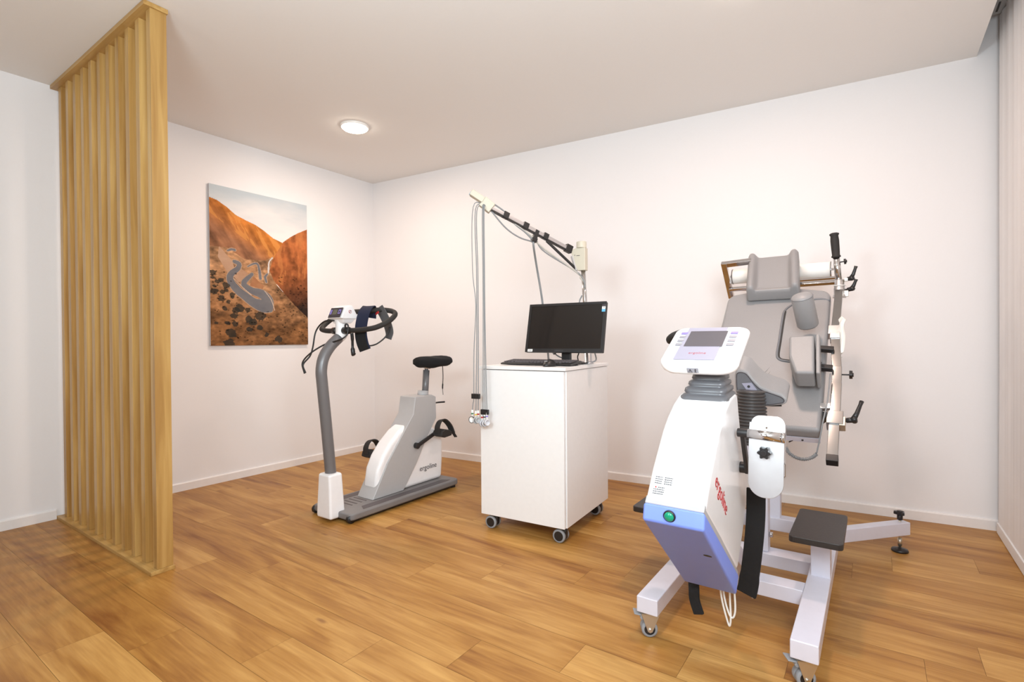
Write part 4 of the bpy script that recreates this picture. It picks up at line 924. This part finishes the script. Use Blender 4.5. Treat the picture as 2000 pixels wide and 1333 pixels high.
    for a, c_ in (((-.045, .20), (.025, .355)), ((-.06, .22), (-.005, .35)), ((-.02, .19), (.03, .33))): tube(bm, [kp(*a, .0085), kp((a[0]+c_[0])/2, (a[1]+c_[1])/2+.004, .0105), kp(*c_, .0088)], [.001, .0022, .001], 6)
    obj('cover_crease', bm, 'leather', pad, smooth=True)
    # --- headrest, channelled
    th = math.radians(5)
    def hr(u, s, n): return kp(-.010+u*math.cos(th)-s*math.sin(th), .822+s*math.cos(th)+u*math.sin(th)*.2, .016+n)
    bm = bmesh.new(); nu, ns = 36, 26; Wd, Ld = .125, .315; grid = []
    for j in range(ns+1):
        s = Ld*j/ns; row = []
        for i in range(nu+1):
            u = -Wd+2*Wd*i/nu; a = abs(u)
            base = .050+.012*(s/Ld)
            wall = (.045-.008*(s/Ld))*(1/(1+math.exp(-(a-.084)/.0045)))
            q = 1/(1+math.exp(-(s-.022)/.005))
            front = .022*(1-q)
            top = base+max(wall, front)
            edge = min(1, (Wd-a)/.018); top -= .022*(1-min(1, edge))**2
            e2 = min(1, min(s, Ld-s)/.018); top -= .024*(1-e2)**2
            row.append(bm.verts.new(hr(u*(1+.0*s), s, top)))
        grid.append(row)
    for j in range(ns):
        for i in range(nu): bm.faces.new((grid[j][i], grid[j][i+1], grid[j+1][i+1], grid[j+1][i]))
    lowr = [[bm.verts.new(hr(-Wd+2*Wd*i/nu, Ld*j/ns, 0)) for i in range(nu+1)] for j in (0, ns)]
    colL = [bm.verts.new(hr(-Wd, Ld*j/ns, 0)) for j in range(1, ns)]; colR = [bm.verts.new(hr(Wd, Ld*j/ns, 0)) for j in range(1, ns)]
    for i in range(nu): bm.faces.new((grid[0][i], lowr[0][i], lowr[0][i+1], grid[0][i+1])); bm.faces.new((grid[ns][i], lowr[1][i], lowr[1][i+1], grid[ns][i+1]))
    L_ = [lowr[0][0]]+colL+[lowr[1][0]]; Rr = [lowr[0][-1]]+colR+[lowr[1][-1]]
    for j in range(ns): bm.faces.new((grid[j][0], grid[j+1][0], L_[j+1], L_[j])); bm.faces.new((grid[j][nu], grid[j+1][nu], Rr[j+1], Rr[j]))
    bm.faces.new(lowr[0]+colR+lowr[1][::-1]+colL[::-1])
    obj('headrest', bm, 'leather', t, smooth=True, bevel=.006, angle=60)
    # chrome frame behind the head with the paper roll
    y = -.111
    bm = bmesh.new(); bar(bm, V((3.336, -.100, 1.305)), V((3.336, -.290, 1.4905)), .030, .026, side=(1, 0, 0)); obj('headrest_bracket', bm, 'chrome', t, bevel=.002)
    bm = bmesh.new(); bar(bm, (3.320, -.278, 1.480), (3.48, -.278, 1.488), .026, .028, side=KV); obj('headrest_bar', bm, 'chrome', t, bevel=.002)
    bm = bmesh.new(); bar(bm, (3.345, -.195, 1.345), (3.875, -.195, 1.352), .020, .020, side=KV); obj('roll_frame', bm, 'chrome', t, bevel=.002)
    bm = bmesh.new(); bar(bm, (3.66, -.165, 1.375), (3.875, -.165, 1.378), .014, .010, side=KV); obj('tear_bar', bm, 'chrome', t)
    bm = bmesh.new(); cyl(bm, (3.33, y, 1.426), (3.865, y, 1.430), .007, n=12); obj('roll_spindle', bm, 'chrome', t, smooth=True)
    bm = bmesh.new(); cyl(bm, (3.345, y, 1.426), (3.349, y, 1.426), .046, n=32); cyl(bm, (3.846, y, 1.429), (3.850, y, 1.429), .046, n=32); obj('roll_flange', bm, 'chrome', t, smooth=False)
    # --- right rail assembly (u = .29 beside the board)
    U_ = .277
    def seg(u0, s0, n0, u1, s1, n1, w0, h0, nm, m='railm', bev=.002, parent=None):
        bm = bmesh.new(); bar(bm, kp(u0, s0, n0), kp(u1, s1, n1), w0, h0); return obj(nm, bm, m, parent or t, bevel=bev)
    lo_ = seg(.290, -.115, 0, .291, .262, .0, .038, .034, 'lower_rail'); seg(.290, -.143, 0, .290, -.113, 0, .041, .037, 'rail_end_cap', 'black', parent=lo_)
    seg(.292, .035, -.002, .292, .100, -.002, .058, .052, 'rail_clamp'); seg(.318, .03, 0, .318, .075, 0, .022, .04, 'rail_clamp', 'zinc')
    lever(t, kp(.32, .06, .010), kp(.358, .066, .014), kp(.382, .150, .030))
    seg(.291, .255, .0, .290, .350, .010, .036, .032, 'rail_joint'); seg(.289, .34, .008, .277, .520, .016, .037, .034, 'middle_rail'); seg(.276, .515, .018, .275, .552, .018, .040, .042, 'rail_end_block', 'steel')
    seg(.235, .136, -.004, .292, .140, -.004, .028, .022, 'rail_arm', 'steel', parent=None)
    bm = bmesh.new(); prism(bm, [kp(.245, .09, -.03), kp(.245, .125, -.02), kp(.285, .125, -.02)], KN*-.03); obj('rail_gusset', bm, 'black', t)
    knob(t, kp(.335, .318, .004), (1, 0, 0), r=.020, th=.012, stem=.030, lobes=3)
    seg(.274, .595, 0, .279, .885, 0, .034, .030, 'upper_rail'); seg(.268, .565, -.004, .268, .622, -.004, .046, .040, 'rail_end_block', 'steel'); 
    seg(.150, .628, .012, .276, .628, .012, .032, .012, 'pad_bar', 'steel')
    # white grip strap beside the rail
    bm = bmesh.new(); strap(bm, smooth_path([kp(.290, .665, .01), kp(.300, .640, .018), kp(.293, .59, .02), kp(.300, .53, .02), kp(.297, .455, .012), kp(.286, .425, .0)], 5), (.35, .3, .9), .034, .016); obj('grip_strap', bm, 'strapw', t, bevel=.004)
    # clamps, chrome post and black grip
    g0 = V((3.890, -.30, 1.285))
    bm = bmesh.new(); lathe(bm, (3.893, -.275, 1.262), (0, 0, 1), [(0, .030), (.012, .030), (.020, .026), (.048, .026), (.050, .024), (.066, .024), (.068, .022), (.092, .021), (.094, .015)], 28); obj('post_clamp', bm, 'steel', t, smooth=True)
    bm = bmesh.new(); lathe(bm, (3.893, -.275, 1.279), (0, 0, 1), [(0, .0275), (.004, .0275)], 24); lathe(bm, (3.893, -.275, 1.324), (0, 0, 1), [(0, .0265), (.003, .0265)], 24); obj('clamp_ring', bm, 'paper', t)
    bm = bmesh.new(); cyl(bm, (3.890, -.275, 1.345), (3.879, -.290, 1.478), .0155, n=24); obj('grip_post', bm, 'chrome', t, smooth=True)
    bm = bmesh.new(); lathe(bm, (3.8795, -.29, 1.468), (-.07, -.05, 1), [(0, .015), (.001, .020), (.006, .0215), (.012, .0175), (.04, .0185), (.085, .0195), (.110, .0175), (.117, .0215), (.122, .021), (.126, .013)], 28); obj('hand_grip', bm, 'blackm', t, smooth=True)
    lever(t, (3.918, -.275, 1.356), (3.946, -.280, 1.358), (3.964, -.285, 1.418)); lever(t, (3.918, -.275, 1.300), (3.948, -.280, 1.306), (3.965, -.285, 1.352))
    bm = bmesh.new(); box(bm, 3.914, 3.930, -.29, -.262, 1.345, 1.362); box(bm, 3.908, 3.932, -.29, -.262, 1.268, 1.298); obj('clamp_block', bm, 'zinc', t, bevel=.002)
    knob(t, (3.912, -.28, 1.446), (1, 0, .1), r=.0155, th=.010, stem=.024, lobes=3)
    # cylinder pad and side pad
    a = kp(.176, .575, .080); top = kp(.150, .640, .215)
    a = kp(.170, .553, .072); c_ = kp(.150, .598, .222); d = (c_-a).normalized(); Lc = (c_-a).length
    bm = bmesh.new(); lathe(bm, a, d, [(0, .030), (.004, .040), (.012, .0455), (Lc-.006, .0455), (Lc-.002, .044), (Lc+.004, .040), (Lc+.012, .022), (Lc+.014, .001)], 36); cyp = obj('shoulder_bolster', bm, 'leather', t, smooth=True)
    bm = bmesh.new(); rg_ = []; u1, v1 = frame_of(d)
    tube(bm, [a+d*(Lc-.003)+u1*(.0452*math.cos(2*PI*k/32))+v1*(.0452*math.sin(2*PI*k/32)) for k in range(32)], .0016, 6, closed=True); obj('bolster_seam', bm, 'piping', cyp)
    # side pad: wedge-shaped cushion, its back board and two black rods
    def sp(u, v, n): return kp(u, v, n)
    bm = bmesh.new(); poly = [(.118, .415), (.218, .420), (.232, .190), (.160, .188), (.128, .29)]
    prism(bm, [sp(u-.012, v+.01, .045) for u, v in poly], KN*.095); sdp = obj('side_cushion', bm, 'leather', t, bevel=.012, seg=4)
    bm = bmesh.new(); prism(bm, [sp(u, v, .045) for u, v in ((.211, .432), (.226, .432), (.240, .198), (.225, .198))], KN*.097); obj('cushion_back', bm, 'leather', t, bevel=.005, seg=3)
    for v in (.440, .325):
        bm = bmesh.new(); bar(bm, kp(.222, v, .040), kp(.275, v, .034), .024, .024, side=KV); obj('pad_rod', bm, 'black', t, bevel=.003)
    # saddle-shaped hip pad and the ribbed gaiter beneath it
    y = -1.16
    P = [(3.572, .905), (3.578, .928), (3.595, .934), (3.622, .926), (3.645, .896), (3.672, .868), (3.712, .852), (3.745, .842), (3.764, .824), (3.762, .806), (3.745, .797), (3.68, .786), (3.60, .80), (3.575, .84)]
    bm = bmesh.new(); prism(bm, [(x, y, z) for x, z in P], (0, .085, .055)); hp = obj('hip_pad', bm, 'leather', t, bevel=.014, seg=4, angle=50)
    Pi = [(3.580, .904), (3.584, .918), (3.597, .922), (3.617, .915), (3.639, .886), (3.668, .857), (3.710, .841), (3.739, .831), (3.752, .820), (3.750, .811), (3.738, .806), (3.68, .796), (3.606, .808), (3.584, .842)]
    bm = bmesh.new(); prism(bm, [(x, y-.001, z) for x, z in Pi], (0, .006, 0)); obj('pad_front', bm, 'leatherd', hp)
    bm = bmesh.new(); tube(bm, smooth_path([(x, y-.002, z) for x, z in Pi], 3, closed=True), .0014, 6, closed=True); obj('pad_stitching', bm, 'ink', hp)
    bm = bmesh.new(); prism(bm, [(3.600, y-.004, .878), (3.636, y-.004, .882), (3.658, y-.004, .852), (3.622, y-.004, .846)], (0, .003, 0)); pb = obj('pad_bracket', bm, 'lav', t)
    bm = bmesh.new(); cyl(bm, (3.626, y-.0048, .866), (3.626, y-.0035, .866), .0055, n=16); obj('bracket_hole', bm, 'dark', pb)
    pr_ = []
    for k in range(17):
        z = .0125*k; R0 = .052+.008*math.sin(PI*min(1, (z+.02)/.22)); pr_ += [(z, R0-.006), (z+.003, R0), (z+.0075, R0), (z+.0105, R0-.006)]
    bm = bmesh.new(); lathe(bm, (3.635, -1.19, .643), (.02, 0, 1), pr_, 40); obj('gaiter', bm, 'rubber', t, smooth=True)
    bm = bmesh.new(); cyl(bm, (3.63, -1.19, .60), (3.63, -1.19, .66), .045, n=30); bar(bm, (3.625, -1.19, .60), (3.625, -.95, .52), .07, .05); obj('pad_support', bm, 'lilac', t)
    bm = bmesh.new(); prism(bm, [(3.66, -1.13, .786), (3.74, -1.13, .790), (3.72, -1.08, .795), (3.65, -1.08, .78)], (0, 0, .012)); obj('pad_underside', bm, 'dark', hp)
    # coiled lead under the board and straight wire beside it
    pts = smooth_path([(3.735, -.975, .60), (3.748, -.975, .578), (3.775, -.975, .562), (3.805, -.975, .560), (3.832, -.975, .572), (3.846, -.972, .586)], 30); co = []
    for i, p in enumerate(pts):
        tt = (pts[min(i+1, len(pts)-1)]-pts[max(i-1, 0)]).normalized(); u1 = V((0, 1, 0)); v1 = tt.cross(u1); a = i*1.35; co.append(p+(u1*math.cos(a)+v1*math.sin(a))*.0065)
    bm = bmesh.new(); tube(bm, co, .0018, 5); obj('coiled_lead', bm, 'cable', t, smooth=True)
    bm = bmesh.new(); tube(bm, smooth_path([(3.846, -.972, .590), (3.852, -.972, .62), (3.868, -.96, .72), (3.880, -.90, .80), (3.884, -.80, .905)], 5), .0028, 6); obj('handset_wire', bm, 'cable', t, smooth=True)
    # paper roll: rests on the spindle, a thing of its own
    y = -.111
    bm = bmesh.new(); lathe(bm, (3.351, y, 1.426), (1, 0, .006), [(0, .018), (0, .043), (.493, .043), (.493, .018), (0, .018)], 40, cap=False); pr0 = obj('paper_roll', bm, 'paper', smooth=False)
    tag(pr0, 'white couch paper roll on its chrome holder behind the grey headrest', 'paper roll')
couch_ergometer()
